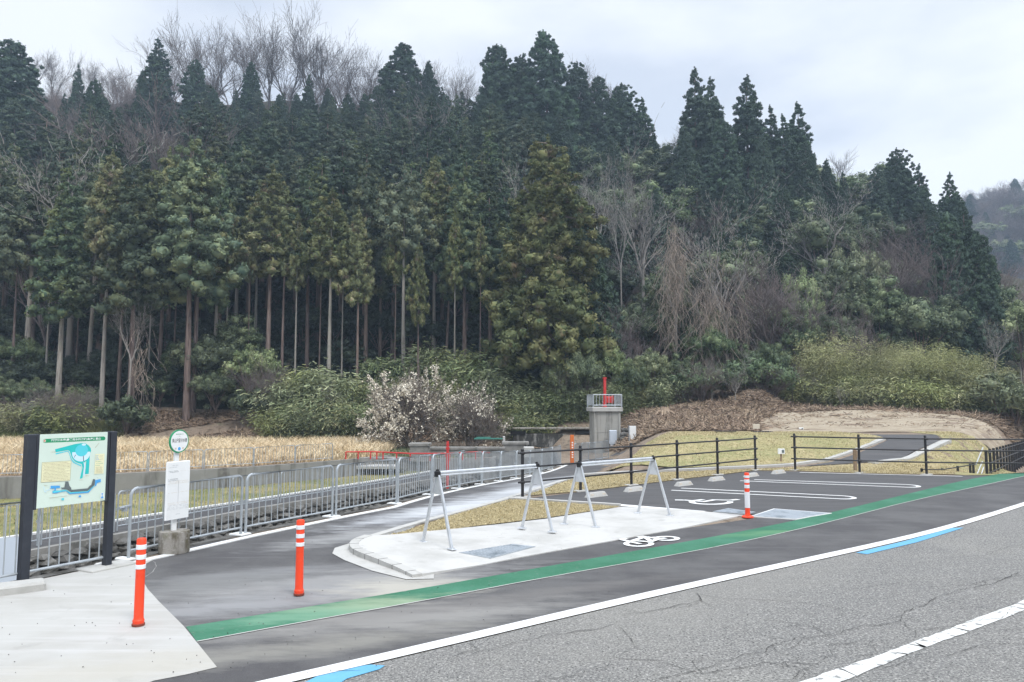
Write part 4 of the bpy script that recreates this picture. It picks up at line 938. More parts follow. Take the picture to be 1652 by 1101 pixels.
for i in range(1, 9):
    t = -hw + 2 * hw * i / 9
    for p in ((t, -hw), (t, hw), (-hw, t), (hw, t)): b.tube([(p[0], p[1], zz(zp1) + .1), (p[0], p[1], zz(zr))], .016, 5, False)
b.build('railing_bars', 'galvanised', root, True)
sx0 = PY(976, 640, 42.7)[0] - tc_[0]; zs = PY(976, 609, 42.7)[2]
b = MB(); b.tube([(sx0, 0, zz(zp1) - .1), (sx0, 0, zz(zs))], .085, 10); b.tube([(sx0, 0, zz(zs) - .08), (sx0, 0, zz(zs) - .02)], .12, 10); b.tube([(sx0, 0, zz(zp1)), (sx0, 0, zz(zp1) + .35)], .12, 10); b.build('spindle', 'red_metal', root, True)
zg = PY(982, 645, 42.7)[2]; b = MB(); b.cbox((sx0 + .22, -.05, zz(zg)), (.36, .3, .36), .05)
ring = [(sx0 + .42 + .04 * 0, -.05 + .2 * math.cos(a * math.pi / 8), zz(zg) + .22 * math.sin(a * math.pi / 8)) for a in range(17)]
b.tube(ring, .025, 6); b.tube([(sx0 + .3, -.05, zz(zg)), (sx0 + .45, -.05, zz(zg))], .035, 6); b.tube([(sx0 + .24, -.25, zz(zg) + .05), (sx0 + .24, -.05, zz(zg) + .05)], .1, 10); b.build('gearbox', 'red_metal', root, True)
q = PY(989, 712, 41.6); b = MB(); b.cbox((0, 0, .5), (.42, .25, .75), .03); b.box((0, -.128, .52), (.34, .01, .62)); b.box((0, 0, .06), (.3, .2, .12)); o = b.build('control_cabinet', 'pale_panel'); o.location = (q[0], 41.6, -.35); tag(o, 'pale grey control cabinet at the front of the water gate pier', 'cabinet')
# old stained walls
root = empty('stained_wall', (PY(892, 700, 46)[0], 46, 0), .03, 'black-stained old concrete wall left of the water gate tower', 'wall')
wl = PY(828, 700, 46)[0] - root.location.x; wr = PY(957, 700, 46)[0] - root.location.x; zt_ = PY(890, 692, 46)[2]
b = MB(); b.cbox(((wl + wr) / 2, .3, (zt_ - 1.6) / 2 - .4), (wr - wl, .6, zt_ + .8 + 1.0), .04); b.build('wall', 'black_wall', root)
b = MB(); b.cbox(((wl + wr) / 2, .22, zt_ + .03), (wr - wl + .1, .72, .10), .03); b.build('coping', 'mossy_concrete', root)
for px in (836, 940):
    x = PY(px, 700, 46)[0] - root.location.x; b = MB(); b.box((x, -.02, zt_ - .25), (.9, .06, .22)); b.build('opening', 'rubber', root)
b = MB(); k = 0
for row in range(4):
    for i in range(11 - row * 2):
        q = PY(1004 + i * 7.5 + row * 1, 716 - row * 7.2, 40.6 + row * .25 + i * .1); rock(b, (q[0], q[1], q[2]), (.24, .22, .19), 900 + k); k += 1
tag(b.build('stone_wall', 'stone'), 'low dry wall of dark stones between the tower and the grass mound', 'stone wall')
def block(name, px0, px1, py0, py1, Y_, dep, m, label, cat, cap=True):
    a = PY(px0, py1, Y_); c = PY(px1, py0, Y_); b = MB(); w = c[0] - a[0]; h = c[2] - a[2]
    b.cbox((0, dep / 2, h / 2), (w, dep, h), .03)
    if cap: b.cbox((0, dep / 2, h - .05), (w + .16, dep + .12, .13), .02)
    o = b.build(name, m); o.location = ((a[0] + c[0]) / 2, Y_, a[2]); tag(o, label, cat); return o
block('gate_block', 661, 691, 716, 745, 37.6, .9, 'old_concrete', 'grey capped concrete block below the blossoming tree, left of the red pole', 'concrete block')
block('gate_block', 812, 851, 714, 735, 40, .9, 'old_concrete', 'stepped grey concrete block left of the black-stained wall', 'concrete block')
block('gate_block', 845, 862, 722, 738, 38.5, .8, 'kerb_concrete', 'small pale concrete block beside the stepped block', 'concrete block', False)
block('stone_abutment', 556, 655, 739, 757, 36.5, .5, 'old_concrete', 'low mossy stone abutment under the left end of the red railing', 'abutment')
block('canal_cover', 392, 640, 752, 757, 35.5, 3.0, 'kerb_concrete', 'flat pale concrete slab between the retaining wall and the red railing', 'concrete slab', False)
block('marker_post', 811, 815, 704, 716, 41, .15, 'kerb_concrete', 'short white concrete marker post on the stepped block', 'marker post', False)
block('low_wall', 692, 812, 722, 741, 39.5, .4, 'old_concrete', 'low weathered concrete wall under the blossoming tree', 'wall')
b = MB(); a = PY(765, 708, 43); c = PY(812, 708, 43); b.box((0, 0, 0), (c[0] - a[0], .5, .06)); b.box((-.3, .1, .06), ((c[0] - a[0]) * .5, .3, .06)); o = b.build('tarpaulin', 'tarp'); o.location = ((a[0] + c[0]) / 2, 43, a[2]); tag(o, 'dark green tarpaulin strip lying by the blossoming tree', 'tarpaulin')
# red low railing
pa = [PY(x, y, Y_) for x, y, Y_ in ((558, 729.5, 35.2), (598, 729, 35.1), (618, 729.8, 35.1), (662, 732, 35), (725, 732, 35), (768, 729.5, 35), (790, 730.5, 34.6))]
root = empty('red_railing', (pa[0][0], pa[0][1], 0), label='low red pipe railing beyond the galvanised fence below the blossoming tree', cat='railing'); o0 = Vector((pa[0][0], pa[0][1], 0))
b = MB(); b.tube([Vector(p) - o0 for p in pa], .035, 6); b.build('rail', 'red_metal', root, True)
for i in range(len(pa) - 1):
    for t in (0, .5):
        p = Vector(pa[i]).lerp(Vector(pa[i + 1]), t) - o0; b = MB(); b.tube([p, p - Vector((0, 0, .34))], .035, 6); b.build('post', 'red_metal', root, True)
# red pole, orange marker, white sign, small signs
def at_place(px, py, Y_): return PY(px, py, Y_)
a = PY(722, 757, 31.5); c = PY(722, 712, 31.5)
b = MB(); b.tube([(0, 0, -.8), (0, 0, c[2] - a[2])], .055, 8); b.box((0, 0, c[2] - a[2] - .3), (.16, .05, .08)); b.box((0, 0, .55), (.22, .07, .10)); b.box((0, 0, 1.0), (.14, .05, .05)); o = b.build('red_pole', 'red_metal'); o.location = a; tag(o, 'thin red pole rising behind the galvanised fence below the blossoming tree', 'pole')
a = PY(923, 748, 34.5); c = PY(923, 702, 34.5); hgt = c[2] - a[2]
root = empty('marker_board', a, .2, 'narrow orange upright board at the end of the path', 'sign board'); b = MB(); b.cbox((0, 0, hgt / 2), (.17, .07, hgt), .01); b.build('board', 'orange_board', root)
b = MB()
for i in range(7): b.box((.01, -.037, hgt * (.22 + i * .085)), (.07, .004, .06))
b.build('lettering', 'white_enamel', root)
a = PY(1021, 742, 38.8); c = PY(1021, 687, 38.8); hgt = c[2] - a[2]
root = empty('white_sign', a, .25, 'tall narrow white sign board on a grey post in front of the stone wall', 'sign board'); b = MB(); b.cbox((0, -.03, hgt * .66), (.36, .05, hgt * .66), .01); b.build('board', 'white_enamel', root); b = MB(); b.cbox((-.16, .04, hgt * .5), (.08, .08, hgt), .01); b.build('post', 'print_lightgrey', root)
def stake_sign(px, py0, py1, pyb, w_px, Y_, label, mark=True, m='white_enamel'):
    a = PY(px, pyb, Y_); t0 = PY(px, py0, Y_); t1 = PY(px, py1, Y_); w = w_px / F * Y_
    root = empty('small_sign', a, 0, label, 'small sign'); b = MB(); b.cbox((0, -.03, (t0[2] + t1[2]) / 2 - a[2]), (w, .03, t0[2] - t1[2]), .008); bd = b.build('board', m, root)
    if mark: b = MB(); b.box((w * .22, -.05, (t0[2] + t1[2]) / 2 - a[2]), (w * .32, .012, (t0[2] - t1[2]) * .55)); b.build('printed_square', 'print_grey', bd)
    b = MB(); b.cbox((0, .01, (t1[2] - a[2]) / 2 - .1), (.06, .04, t1[2] - a[2] + .22), .005); b.build('stake', 'wood', root)
x, y = GT(1260, 747); stake_sign(1260.5, 724, 732.5, 748, 11, y, 'small white sign with dark square on a wooden stake in front of the grass mound')
stake_sign(1292.5, 690, 694.5, 702, 7, 35, 'tiny white sign with dark square on the tan earth bank')
stake_sign(1220, 684.5, 692, 703, 11, 33, 'small pinkish wooden sign beside the picnic table', False, 'print_sand')
a = PY(1380, 757, 22.9); b = MB(); b.cbox((0, 0, .12), (.09, .09, 1.0), .01); b.box((.03, -.05, .45), (.05, .02, .2)); o = b.build('wooden_post', 'wood'); o.location = a; tag(o, 'short weathered wooden post behind the right railing', 'post')
# picnic table and bench on the mound
a = PY(1229, 697, 32.5)
root = empty('picnic_table', (a[0], 32.5, .75), label='dark picnic table standing on top of the grass mound', cat='table'); h = a[2] - .75
b = MB(); b.cbox((0, 0, h), (.80, .6, .06), .01); b.build('table_top', 'picnic', root)
for x in (-.25, .05):
    b = MB(); b.box((x, 0, h / 2), (.12, .14, h)); b.build('leg', 'picnic', root)
a = PY(1170, 700.5, 31.5); root = empty('bench', (a[0], 31.5, .72), label='low dark bench left of the picnic table on the mound', cat='bench'); h = max(.15, a[2] - .72)
b = MB(); b.cbox((0, 0, h), (.85, .3, .04), .01); b.build('seat', 'picnic', root)
for x in (-.35, .3): b = MB(); b.box((x, 0, h / 2 - .05), (.05, .2, h)); b.build('leg', 'picnic', root)
# tree stump with roots on the brown slope
b = MB(); random.seed(9); q = PY(1073, 694, 44.5); gz = T(q[0], 44.5)
b.tube([(0, 0, -.2), (0, 0, .15), (.03, 0, .35)], [.42, .3, .22], 9)
for k in range(9):
    a = k * .7; b.tube([(0, 0, .1), (.4 * math.cos(a), .3 * math.sin(a), .08), (.9 * math.cos(a + .2), .6 * math.sin(a), -.25)], [.1, .07, .03], 5)
o = b.build('tree_stump', 'debris', smooth=False); o.location = (q[0], 44.5, gz + .15); tag(o, 'uprooted brown tree stump on the bare slope right of the tower', 'stump')
# ================================================================== VEGETATION
rng = np.random.default_rng(11)
def quick_mesh(name, V, Q, Tt=None, mats=(), mi=None, smooth=None):
    """mesh from numpy arrays: V (n,3), Q (m,4), Tt (k,3)"""
    me = bpy.data.meshes.new(name); V = np.asarray(V, dtype=np.float32)
    Q = np.zeros((0, 4), int) if Q is None else np.asarray(Q, int); Tt = np.zeros((0, 3), int) if Tt is None else np.asarray(Tt, int)
    me.vertices.add(len(V)); me.vertices.foreach_set('co', V.ravel())
    nl = Q.size + Tt.size; me.loops.add(nl); me.loops.foreach_set('vertex_index', np.concatenate([Q.ravel(), Tt.ravel()]).astype(np.int32))
    npy = len(Q) + len(Tt); me.polygons.add(npy)
    st_ = np.concatenate([np.arange(len(Q)) * 4, Q.size + np.arange(len(Tt)) * 3]).astype(np.int32)
    me.polygons.foreach_set('loop_start', st_)
    for m in mats: me.materials.append(MATS[m])
    if mi is not None: me.polygons.foreach_set('material_index', np.asarray(mi, np.int32))
    if smooth is not None: me.polygons.foreach_set('use_smooth', np.asarray(smooth, bool))
    me.update(calc_edges=True); return me
_t = (1 + 5 ** .5) / 2
ICO = np.array([(-1, _t, 0), (1, _t, 0), (-1, -_t, 0), (1, -_t, 0), (0, -1, _t), (0, 1, _t), (0, -1, -_t), (0, 1, -_t), (_t, 0, -1), (_t, 0, 1), (-_t, 0, -1), (-_t, 0, 1)]) / math.sqrt(1 + _t * _t)
ICF = np.array([(0, 11, 5), (0, 5, 1), (0, 1, 7), (0, 7, 10), (0, 10, 11), (1, 5, 9), (5, 11, 4), (11, 10, 2), (10, 7, 6), (7, 1, 8), (3, 9, 4), (3, 4, 2), (3, 2, 6), (3, 6, 8), (3, 8, 9), (4, 9, 5), (2, 4, 11), (6, 2, 10), (8, 6, 7), (9, 8, 1)])
def subdiv(V, Fc):
    V = list(map(tuple, V)); c = {}; o = []
    def mid(a, b):
        k = (min(a, b), max(a, b))
        if k not in c:
            p = np.array(V[a]) + np.array(V[b]); p /= np.linalg.norm(p); V.append(tuple(p)); c[k] = len(V) - 1
        return c[k]
    for a, b, d in Fc:
        x, y, z = mid(a, b), mid(b, d), mid(d, a); o += [(a, x, z), (b, y, x), (d, z, y), (x, y, z)]
    return np.array(V), np.array(o)
ICO2, ICF2 = subdiv(ICO, ICF)
def unit(v): return v / (np.linalg.norm(v, axis=-1, keepdims=True) + 1e-9)
def leaf_quads(P, D, Wd, ln, wd):
    """P centres, D long axis, Wd side axis"""
    a = D * ln[:, None] / 2; b = Wd * wd[:, None] / 2; n = len(P)
    V = np.stack([P - a - b * .6, P - a + b * .6, P + a + b, P + a - b], 1).reshape(-1, 3)
    return V, np.arange(n * 4).reshape(-1, 4)
def puffs(C, Rr, rg, per=60, core=True, leaf=(.22, .10), squash=.85, droop=.0, corek=.78, up=.25, spiky=.3):
    """foliage clumps: dark lumpy core and many leaf-sized faces around it"""
    C = np.asarray(C); Rr = np.asarray(Rr); n = len(C); Vs = []; Qs = []; Ts = []; off = 0
    if core:
        ns = rg.uniform(.75, 1.12, (n, len(ICO), 1)); V = C[:, None, :] + ICO[None] * Rr[:, None, None] * ns * np.array([1, 1, squash]) * corek
        Vs.append(V.reshape(-1, 3)); Ts.append((ICF[None] + (np.arange(n) * len(ICO))[:, None, None]).reshape(-1, 3)); off = n * len(ICO)
    D = unit(rg.normal(size=(n, per, 3)) + np.array([0, 0, up])); rr = rg.uniform(.72, 1.12, (n, per, 1))
    P = (C[:, None, :] + D * Rr[:, None, None] * rr * np.array([1, 1, squash])).reshape(-1, 3); D = D.reshape(-1, 3)
    Nn = unit(D + rg.normal(size=D.shape) * .38); D2 = unit(np.cross(Nn, rg.normal(size=D.shape)) + np.array([0, 0, -droop])); D2 = unit(D2 - Nn * (D2 * Nn).sum(1)[:, None]); S_ = np.cross(Nn, D2)
    sp_ = rg.random(len(D)) < spiky; D2[sp_] = unit(D[sp_] + rg.normal(size=(int(sp_.sum()), 3)) * .5); S_[sp_] = unit(np.cross(D2[sp_], rg.normal(size=(int(sp_.sum()), 3))))
    k = rg.uniform(.7, 1.3, len(P)) * np.repeat(Rr / Rr.mean(), per) ** .5
    V, Q = leaf_quads(P, D2, S_, leaf[0] * k, leaf[1] * k); Vs.append(V); Qs.append(Q + off)
    return np.concatenate(Vs), np.concatenate(Qs), (np.concatenate(Ts) if Ts else np.zeros((0, 3), int))
def trunk_mb(Ht, r0, r1=.04, bend=.15, rg=None, n=9, z0=-1.5):
    b = MB(); k = 10; px_, py_ = rg.uniform(-1, 1, 2) * bend
    pts = [(px_ * math.sin(i / k * 3) * .5, py_ * math.sin(i / k * 2.2) * .5, lerp(z0, Ht, i / k)) for i in range(k + 1)]
    rr = [lerp(r0, r1, (i / k) ** .9) * (1.35 if i == 0 else 1.0) for i in range(k + 1)]
    b.tube(pts, rr, n); return b
def cedar_proto(seed, Ht=20.0, base=.45, rb=2.4, pr=.75, m='needles', bark='bark', miss=.12, taper=.85, per=44, r0=.27, gap=1.22):
    rg = np.random.default_rng(seed); C = []; RR = []; BR = MB(); z = Ht * base; ph = rg.uniform(0, 6.28)
    lob = [(rg.uniform(0, 6.28), rg.uniform(.08, .24), k) for k in (1, 2, 3)]
    while z < Ht - .5:
        t = (z - Ht * base) / (Ht * (1 - base)); r = rb * (1 - t) ** taper * min(1, .5 + t * 4.5)
        q = pr * (1 - .70 * t) ; n = max(3, int(2 * math.pi * r / (q * 1.75 * gap)))
        for i in range(n):
            if rg.random() < miss: continue
            a = 6.283 * (i + rg.uniform(-.3, .3)) / n + z * 1.7; f = 1 + sum(s * math.sin(k * a + p + z * .35 * k) for p, s, k in lob)
            rad = max(.1, r * f * rg.uniform(.74, 1.06)); zc_ = z + rg.uniform(-.3, .3) - rad * .15; ca, sa = math.cos(a), math.sin(a)
            # one branch end: a drooping cluster of lumps, the outermost largest
            kk = 4 if t < .8 else 2
            for j in range(kk):
                u = j / kk; s = q * (.92 - .32 * u) * rg.uniform(.8, 1.15); e = rg.normal(size=3) * q * .42; C.append((ca * rad * (1 - .30 * u) + e[0], sa * rad * (1 - .30 * u) + e[1], zc_ + e[2] * .7 - (.0 if j % 2 else .25 * q))); RR.append(s * .74)
            if rg.random() < .4 and rad > 1: BR.tube([(0, 0, zc_ + rad * .25), (ca * rad * .6, sa * rad * .6, zc_ + .15), (ca * rad, sa * rad, zc_)], [.04, .025, .015], 3, False)
        if r > 1.0:
            for i in range(int(r * 1.3)):
                a = rg.uniform(0, 6.28); w = r * rg.uniform(.1, .5); C.append((w * math.cos(a), w * math.sin(a), z + rg.uniform(-.3, .3))); RR.append(pr * rg.uniform(.5, .8))
        z += q * 1.12 * gap
    for dz, s in ((.05, .07), (.25, .12), (.5, .18), (.8, .24)): C.append((rg.normal() * .04, rg.normal() * .04, Ht - dz)); RR.append(s)
    C = np.array(C); RR = np.array(RR)
    V, Q, Tt = puffs(C, RR, rg, per=per, leaf=(.19, .10), droop=.35, squash=.85, corek=.84, up=.2, spiky=.35)
    crown = quick_mesh('cedar_crown', V, Q, Tt, (m,))
    tb = trunk_mb(Ht * .96, r0, .03, .25, rg); me = bpy.data.meshes.new('cedar_trunk'); tb.add(BR.v, BR.f); me.from_pydata(tb.v, [], tb.f); me.materials.append(MATS[bark]); me.shade_smooth()
    return dict(H=Ht, parts=[('trunk', me), ('crown', crown)])
def tubes_np(segs, n=3):
    """segs: list of (p0, p1, r0, r1) -> quads"""
    P0 = np.array([s[0] for s in segs]); P1 = np.array([s[1] for s in segs]); r0 = np.array([s[2] for s in segs]); r1 = np.array([s[3] for s in segs])
    D = unit(P1 - P0); U = np.where(np.abs(D[:, 2:3]) < .9, np.array([[0, 0, 1.]]), np.array([[1., 0, 0]])); A_ = unit(np.cross(D, U)); B_ = np.cross(D, A_)
    rings = []
    for P, r in ((P0, r0), (P1, r1)):
        for k in range(n):
            t = 2 * math.pi * k / n; rings.append(P + (A_ * math.cos(t) + B_ * math.sin(t)) * r[:, None])
    V = np.stack(rings, 1).reshape(-1, 3); base = (np.arange(len(segs)) * 2 * n)[:, None, None]
    q = np.array([[k, (k + 1) % n, n + (k + 1) % n, n + k] for k in range(n)])[None]
    return V, (base + q).reshape(-1, 4)
def grow(rg, p, d, L, r, lvl, maxl, segs, spread=.5, upw=.15, kids=(2, 4), step=4, rmin=.008, wob=.18, keep=.78, tips=None):
    """recursive branching"""
    sl = L / step; cur = np.array(p, float); d = np.array(d, float)
    for i in range(step):
        d = d + rg.normal(size=3) * wob + np.array([0, 0, upw * .3]); d /= np.linalg.norm(d); nx_ = cur + d * sl; ra = max(rmin, r * (1 - .45 * i / step)); rb_ = max(rmin, r * (1 - .45 * (i + 1) / step))
        segs.append((cur, nx_, ra, rb_))
        if lvl < maxl and i >= (1 if lvl else 0):
            for _ in range(rg.integers(1, 3) if lvl else rg.integers(kids[0], kids[1])):
                ax = unit(np.cross(d, rg.normal(size=3))); nd = d * math.cos(spread) + ax * math.sin(spread) * rg.uniform(.7, 1.3); nd[2] += upw; nd /= np.linalg.norm(nd)
                grow(rg, nx_, nd, L * rg.uniform(.5, keep), rb_ * .62, lvl + 1, maxl, segs, spread, upw, kids, step, rmin, wob, keep, tips)
        cur = nx_
    if tips is not None and lvl >= maxl - 1: tips.append(cur)
def bare_proto(seed, Ht=12, trunk=.25, stems=3, spread=.45, upw=.25, m='twig', maxl=4, r0=.16, rmin=.014, lean=.25, wob=.12, L0=.34, maxseg=9000):
    rg = np.random.default_rng(seed); segs = []; p = np.zeros(3); p[2] = -.8; th = Ht * trunk; q = np.array([rg.normal() * .1, rg.normal() * .1, th]); segs.append((p, q, r0 * 1.2, r0))
    for i in range(stems):
        a = 6.283 * (i + rg.uniform(-.3, .3)) / stems; d = np.array([math.cos(a) * lean, math.sin(a) * lean, 1.0]); d /= np.linalg.norm(d)
        grow(rg, q, d, Ht * (1 - trunk) * L0 * 1.6 * rg.uniform(.8, 1.1), r0 * .75, 0, maxl - 1, segs, spread, upw, (1, 3), 5, rmin, wob)
    P = np.array([s[1] for s in segs]); sc = Ht / max(P[:, 2].max(), .1)
    segs = [(a * np.array([sc, sc, sc]) if a[2] > 0 else a, b * sc, c, d) for a, b, c, d in segs]
    big = [s for s in segs if s[2] > r0 * .33]; small = [s for s in segs if s[2] <= r0 * .33]
    if len(small) > maxseg: idx = rg.permutation(len(small))[:maxseg]; small = [small[i] for i in idx]
    V, Q = tubes_np(big, 6); t = quick_mesh('bare_trunk', V, Q, None, (m,)); V, Q = tubes_np(small, 3); c = quick_mesh('bare_branches', V, Q, None, (m,))
    return dict(H=Ht, parts=[('trunk', t), ('branches', c)], segs=segs)
def broad_proto(seed, Ht=7, rad=3.0, m='broadleaf', nclump=70, per=90, leaf=(.22, .12), base=.18, pr=.75, bark='bark', trunk_r=.12, droop=.1, core=True):
    rg = np.random.default_rng(seed); C = []
    while len(C) < nclump:
        d = unit(rg.normal(size=3)); d[2] = abs(d[2]) if rg.random() < .75 else d[2]; k = rg.uniform(.45, 1.0); lump = 1 + .2 * math.sin(3 * math.atan2(d[1], d[0]) + seed) + .12 * math.sin(5 * d[2] + seed * 2)
        z = Ht * (base + (1 - base) * .5) + d[2] * k * Ht * (1 - base) * .46 * lump
        C.append((d[0] * rad * k * lump, d[1] * rad * k * lump, z))
    RR = pr * rg.uniform(.55, 1.15, nclump); V, Q, Tt = puffs(C, RR, rg, per=per, leaf=leaf, droop=droop, corek=.7, core=core)
    cr_ = quick_mesh('leaf_crown', V, Q, Tt, (m,)); segs = []; q = np.array([0, 0, Ht * base]); segs.append((np.array([0, 0, -1.]), q, trunk_r, trunk_r * .8))
    for i in range(16): c = np.array(C[i]); mid = q + (c - q) * .5 + np.array([0, 0, .2]); segs += [(q, mid, trunk_r * .45, trunk_r * .3), (mid, c, trunk_r * .3, .012)]
    V, Q = tubes_np(segs, 5); t = quick_mesh('trunk', V, Q, None, (bark,)); return dict(H=Ht, parts=[('trunk', t), ('crown', cr_)])
def bamboo_proto(seed, Ht=5, rad=1.8, n=16, per=90, m='bamboo_leaf', leaf=(.34, .065), arch=.5, low=.15):
    rg = np.random.default_rng(seed); segs = []; P = []; D = []
    for i in range(n):
        a = rg.uniform(0, 6.28); r = rad * .35 * rg.uniform(0, 1) ** .5; p = np.array([r * math.cos(a), r * math.sin(a), -.4]); b_ = rg.uniform(0, 6.28) if i % 2 else a; h = Ht * rg.uniform(.7, 1.05); out_ = np.array([math.cos(b_), math.sin(b_), 0]); k = 8; prev = p; ar = arch * rg.uniform(.4, 1.4)
        for j in range(1, k + 1):
            t = j / k; c = p + out_ * rad * ar * t ** 2.2 + np.array([0, 0, h * (t - .22 * ar * t ** 3)]); segs.append((prev, c, .02 * (1.1 - t), .02 * (1.05 - t))); 
            if t > low:
                m_ = int(per / k * 1.2); q = prev + (c - prev) * rg.random((m_, 1)); o = rg.normal(size=(m_, 3)) * np.array([.42, .42, .26]) * (1 + .3 * (1 - t)); P.append(q + o); D.append(unit(o * np.array([1, 1, .4]) + out_ * .15 + np.array([0, 0, -.22])))
            prev = c
    P = np.concatenate(P); D = unit(np.concatenate(D) + rg.normal(size=P.shape) * .25); S_ = unit(np.cross(D, rg.normal(size=P.shape))); k = rg.uniform(.6, 1.3, len(P))
    V, Q = leaf_quads(P, D, S_, leaf[0] * k, leaf[1] * k); f = quick_mesh('bamboo_leaves', V, Q, None, (m,)); V, Q = tubes_np(segs, 4); s = quick_mesh('bamboo_stems', V, Q, None, ('bamboo_stem',))
    return dict(H=Ht, parts=[('stems', s), ('foliage', f)])
count = {}
def plant(proto, name, loc, Ht, wk=1.0, rz=None, label=None, cat='tree', group=None, tiltx=0.0, mats=None):
    s = Ht / proto['H']; root = empty(name, loc, random.uniform(0, 6.28) if rz is None else rz, label, cat, group); root.scale = (s * wk, s * wk, s); root.rotation_euler.x = tiltx or random.gauss(0, .012)
    for pn, me in proto['parts']:
        o = bpy.data.objects.new(pn, me); COL.objects.link(o); o.parent = root
    return root
CP = [cedar_proto(100 + i, 20, b_, r, pr, m, bk, ms, tp, per, r0) for i, (b_, r, pr, m, bk, ms, tp, per, r0) in enumerate([
    (.55, 2.4, .80, 'needles', 'bark', .14, .70, 40, .26), (.64, 2.1, .74, 'needles_olive', 'pale_bark', .16, .65, 40, .24), (.44, 2.4, .85, 'needles', 'bark', .12, .75, 40, .30),
    (.68, 2.1, .74, 'needles_olive', 'bark', .18, .62, 40, .22), (.42, 2.3, .82, 'needles', 'pale_bark', .10, .8, 40, .27), (.57, 2.3, .78, 'needles_olive', 'bark', .14, .7, 40, .26)])]
CD = [cedar_proto(200 + i, 18, .12, r, .78, 'needles_dark', 'bark', ms, tp, 36, .25, 1.0) for i, (r, ms, tp) in enumerate([(3.3, .26, .80), (3.8, .16, .72), (2.6, .26, .75), (4.3, .12, .62)])]
CP += [cedar_proto(120, 20, .48, 2.9, .95, 'needles', 'bark', .22, .60, 46, .28), cedar_proto(121, 20, .60, 2.7, .9, 'needles_olive', 'bark', .26, .55, 46, .26), cedar_proto(122, 20, .66, 2.6, .88, 'needles', 'pale_bark', .20, .5, 46, .26)]
CD += [cedar_proto(210, 16, .12, 3.9, .85, 'needles_dark', 'bark', .2, .48, 40, .25, 1.05), cedar_proto(211, 16, .12, 3.5, .8, 'needles_dark', 'bark', .3, .5, 40, .25, 1.05)]
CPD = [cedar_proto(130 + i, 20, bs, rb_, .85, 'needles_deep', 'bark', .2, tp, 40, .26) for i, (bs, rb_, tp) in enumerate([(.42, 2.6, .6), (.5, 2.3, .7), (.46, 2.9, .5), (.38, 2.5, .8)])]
CBIG = cedar_proto(300, 19, .15, 4.2, .98, 'needles_olive', 'bark', .16, .50, 60, .35)
BZ = [bare_proto(400 + i, 15, tr, st_, sp_, up_, 'twig', 4, .12, .012, ln_, .10, .36, 4500) for i, (tr, st_, sp_, up_, ln_) in enumerate([(.25, 3, .5, .10, .55), (.36, 2, .46, .12, .4), (.2, 3, .52, .08, .6)])]
BM = [bare_proto(430 + i, 9, .15, 5, .5, .14, 'twig_mauve', 4, .10, .008, .6, .14, .34) for i in range(2)]
BP_ = [bare_proto(440 + i, 13, tr, st_, .46, .16, 'twig_pale', 4, .10, .009, ln_, .13, .33, 1900) for i, (tr, st_, ln_) in enumerate([(.42, 3, .22), (.50, 2, .18), (.34, 3, .32)])]
BL = [broad_proto(500, 7, 3.0, 'broadleaf', 90, 130, (.15, .09)), broad_proto(501, 8, 2.6, 'broadleaf', 100, 120, (.15, .08), pr=.65), broad_proto(502, 6, 2.8, 'broadleaf_light', 80, 120, (.15, .08), pr=.62), broad_proto(503, 5, 2.4, 'broadleaf', 70, 130, (.22, .06), droop=.7, pr=.6)]
BLD = [broad_proto(504, 6, 3.0, 'broadleaf_shade', 80, 90, (.17, .09)), broad_proto(505, 5, 2.6, 'broadleaf_shade', 70, 100, (.22, .06), droop=.7, pr=.6)]
BU = [broad_proto(510, 2.4, 1.5, 'broadleaf', 34, 90, (.2, .08), .0, .42, droop=.4, trunk_r=.05), broad_proto(511, 2.0, 1.4, 'broadleaf_light', 34, 90, (.2, .07), .0, .40, droop=.4, trunk_r=.05)]
BB = [bamboo_proto(520, 4.5, 2.0, 26, 300, leaf=(.28, .05), arch=.6), bamboo_proto(521, 3.5, 1.9, 26, 300, 'broadleaf_light', (.28, .06), .7), bamboo_proto(522, 7.0, 3.0, 34, 420, 'bamboo_tall', (.22, .035), .75, .3), bamboo_proto(523, 3.0, 1.8, 20, 160, 'bamboo_leaf', (.30, .05), .9)]
def z_of(x, y): return T(x, y)
def place_top(proto, name, px, ytop, Y_, wk=1.0, **kw):
    q = PY(px, ytop, Y_); g = z_of(q[0], Y_); h = max(2.5, q[2] - g); s = h / proto['H']
    return plant(proto, name, (q[0], Y_, g - .1), h, wk / s if kw.pop('absw', False) else wk, **kw)
# front row of cedars: (px of trunk, ytop, Y, proto, width)
front = [(5, 250, 54, 0, 1.1), (60, 262, 57, 2, 1.15), (112, 262, 52, 4, 1.05), (182, 240, 50.5, 1, 1.0), (205, 300, 53, 3, .9), (228, 262, 50, 0, 1.1), (270, 235, 56, 3, 1.05), (316, 218, 51, 0, 1.0), (326, 240, 52.5, 5, .9), (390, 225, 60, 2, 1.0), (440, 262, 54.5, 5, 1.05), (462, 300, 55, 3, .85), (503, 262, 56, 0, 1.05), (536, 300, 53, 1, 1.0), (581, 330, 52.5, 5, .75), (594, 262, 57, 0, 1.0), (617, 285, 59, 3, .95), (656, 262, 54, 2, .95), (677, 382, 51.5, 5, .62), (703, 250, 60, 1, .85), (720, 285, 58, 3, .8), (751, 262, 56, 0, 1.05), (790, 300, 57, 2, .95), (158, 250, 56.5, 2, 1.0), (356, 262, 55, 4, .95), (418, 300, 57, 1, .9), (35, 320, 56, 3, .9), (820, 380, 58, 4, .8), (88, 330, 55, 1, .6), (135, 340, 56, 3, .6), (250, 330, 55, 1, .6), (290, 340, 56, 3, .6), (372, 320, 55, 1, .6), (408, 345, 54, 3, .55), (482, 340, 54, 1, .6), (520, 350, 55, 3, .6), (556, 345, 54.5, 1, .6), (640, 345, 54, 3, .55), (735, 340, 54, 1, .6), (775, 350, 54.5, 3, .6)]
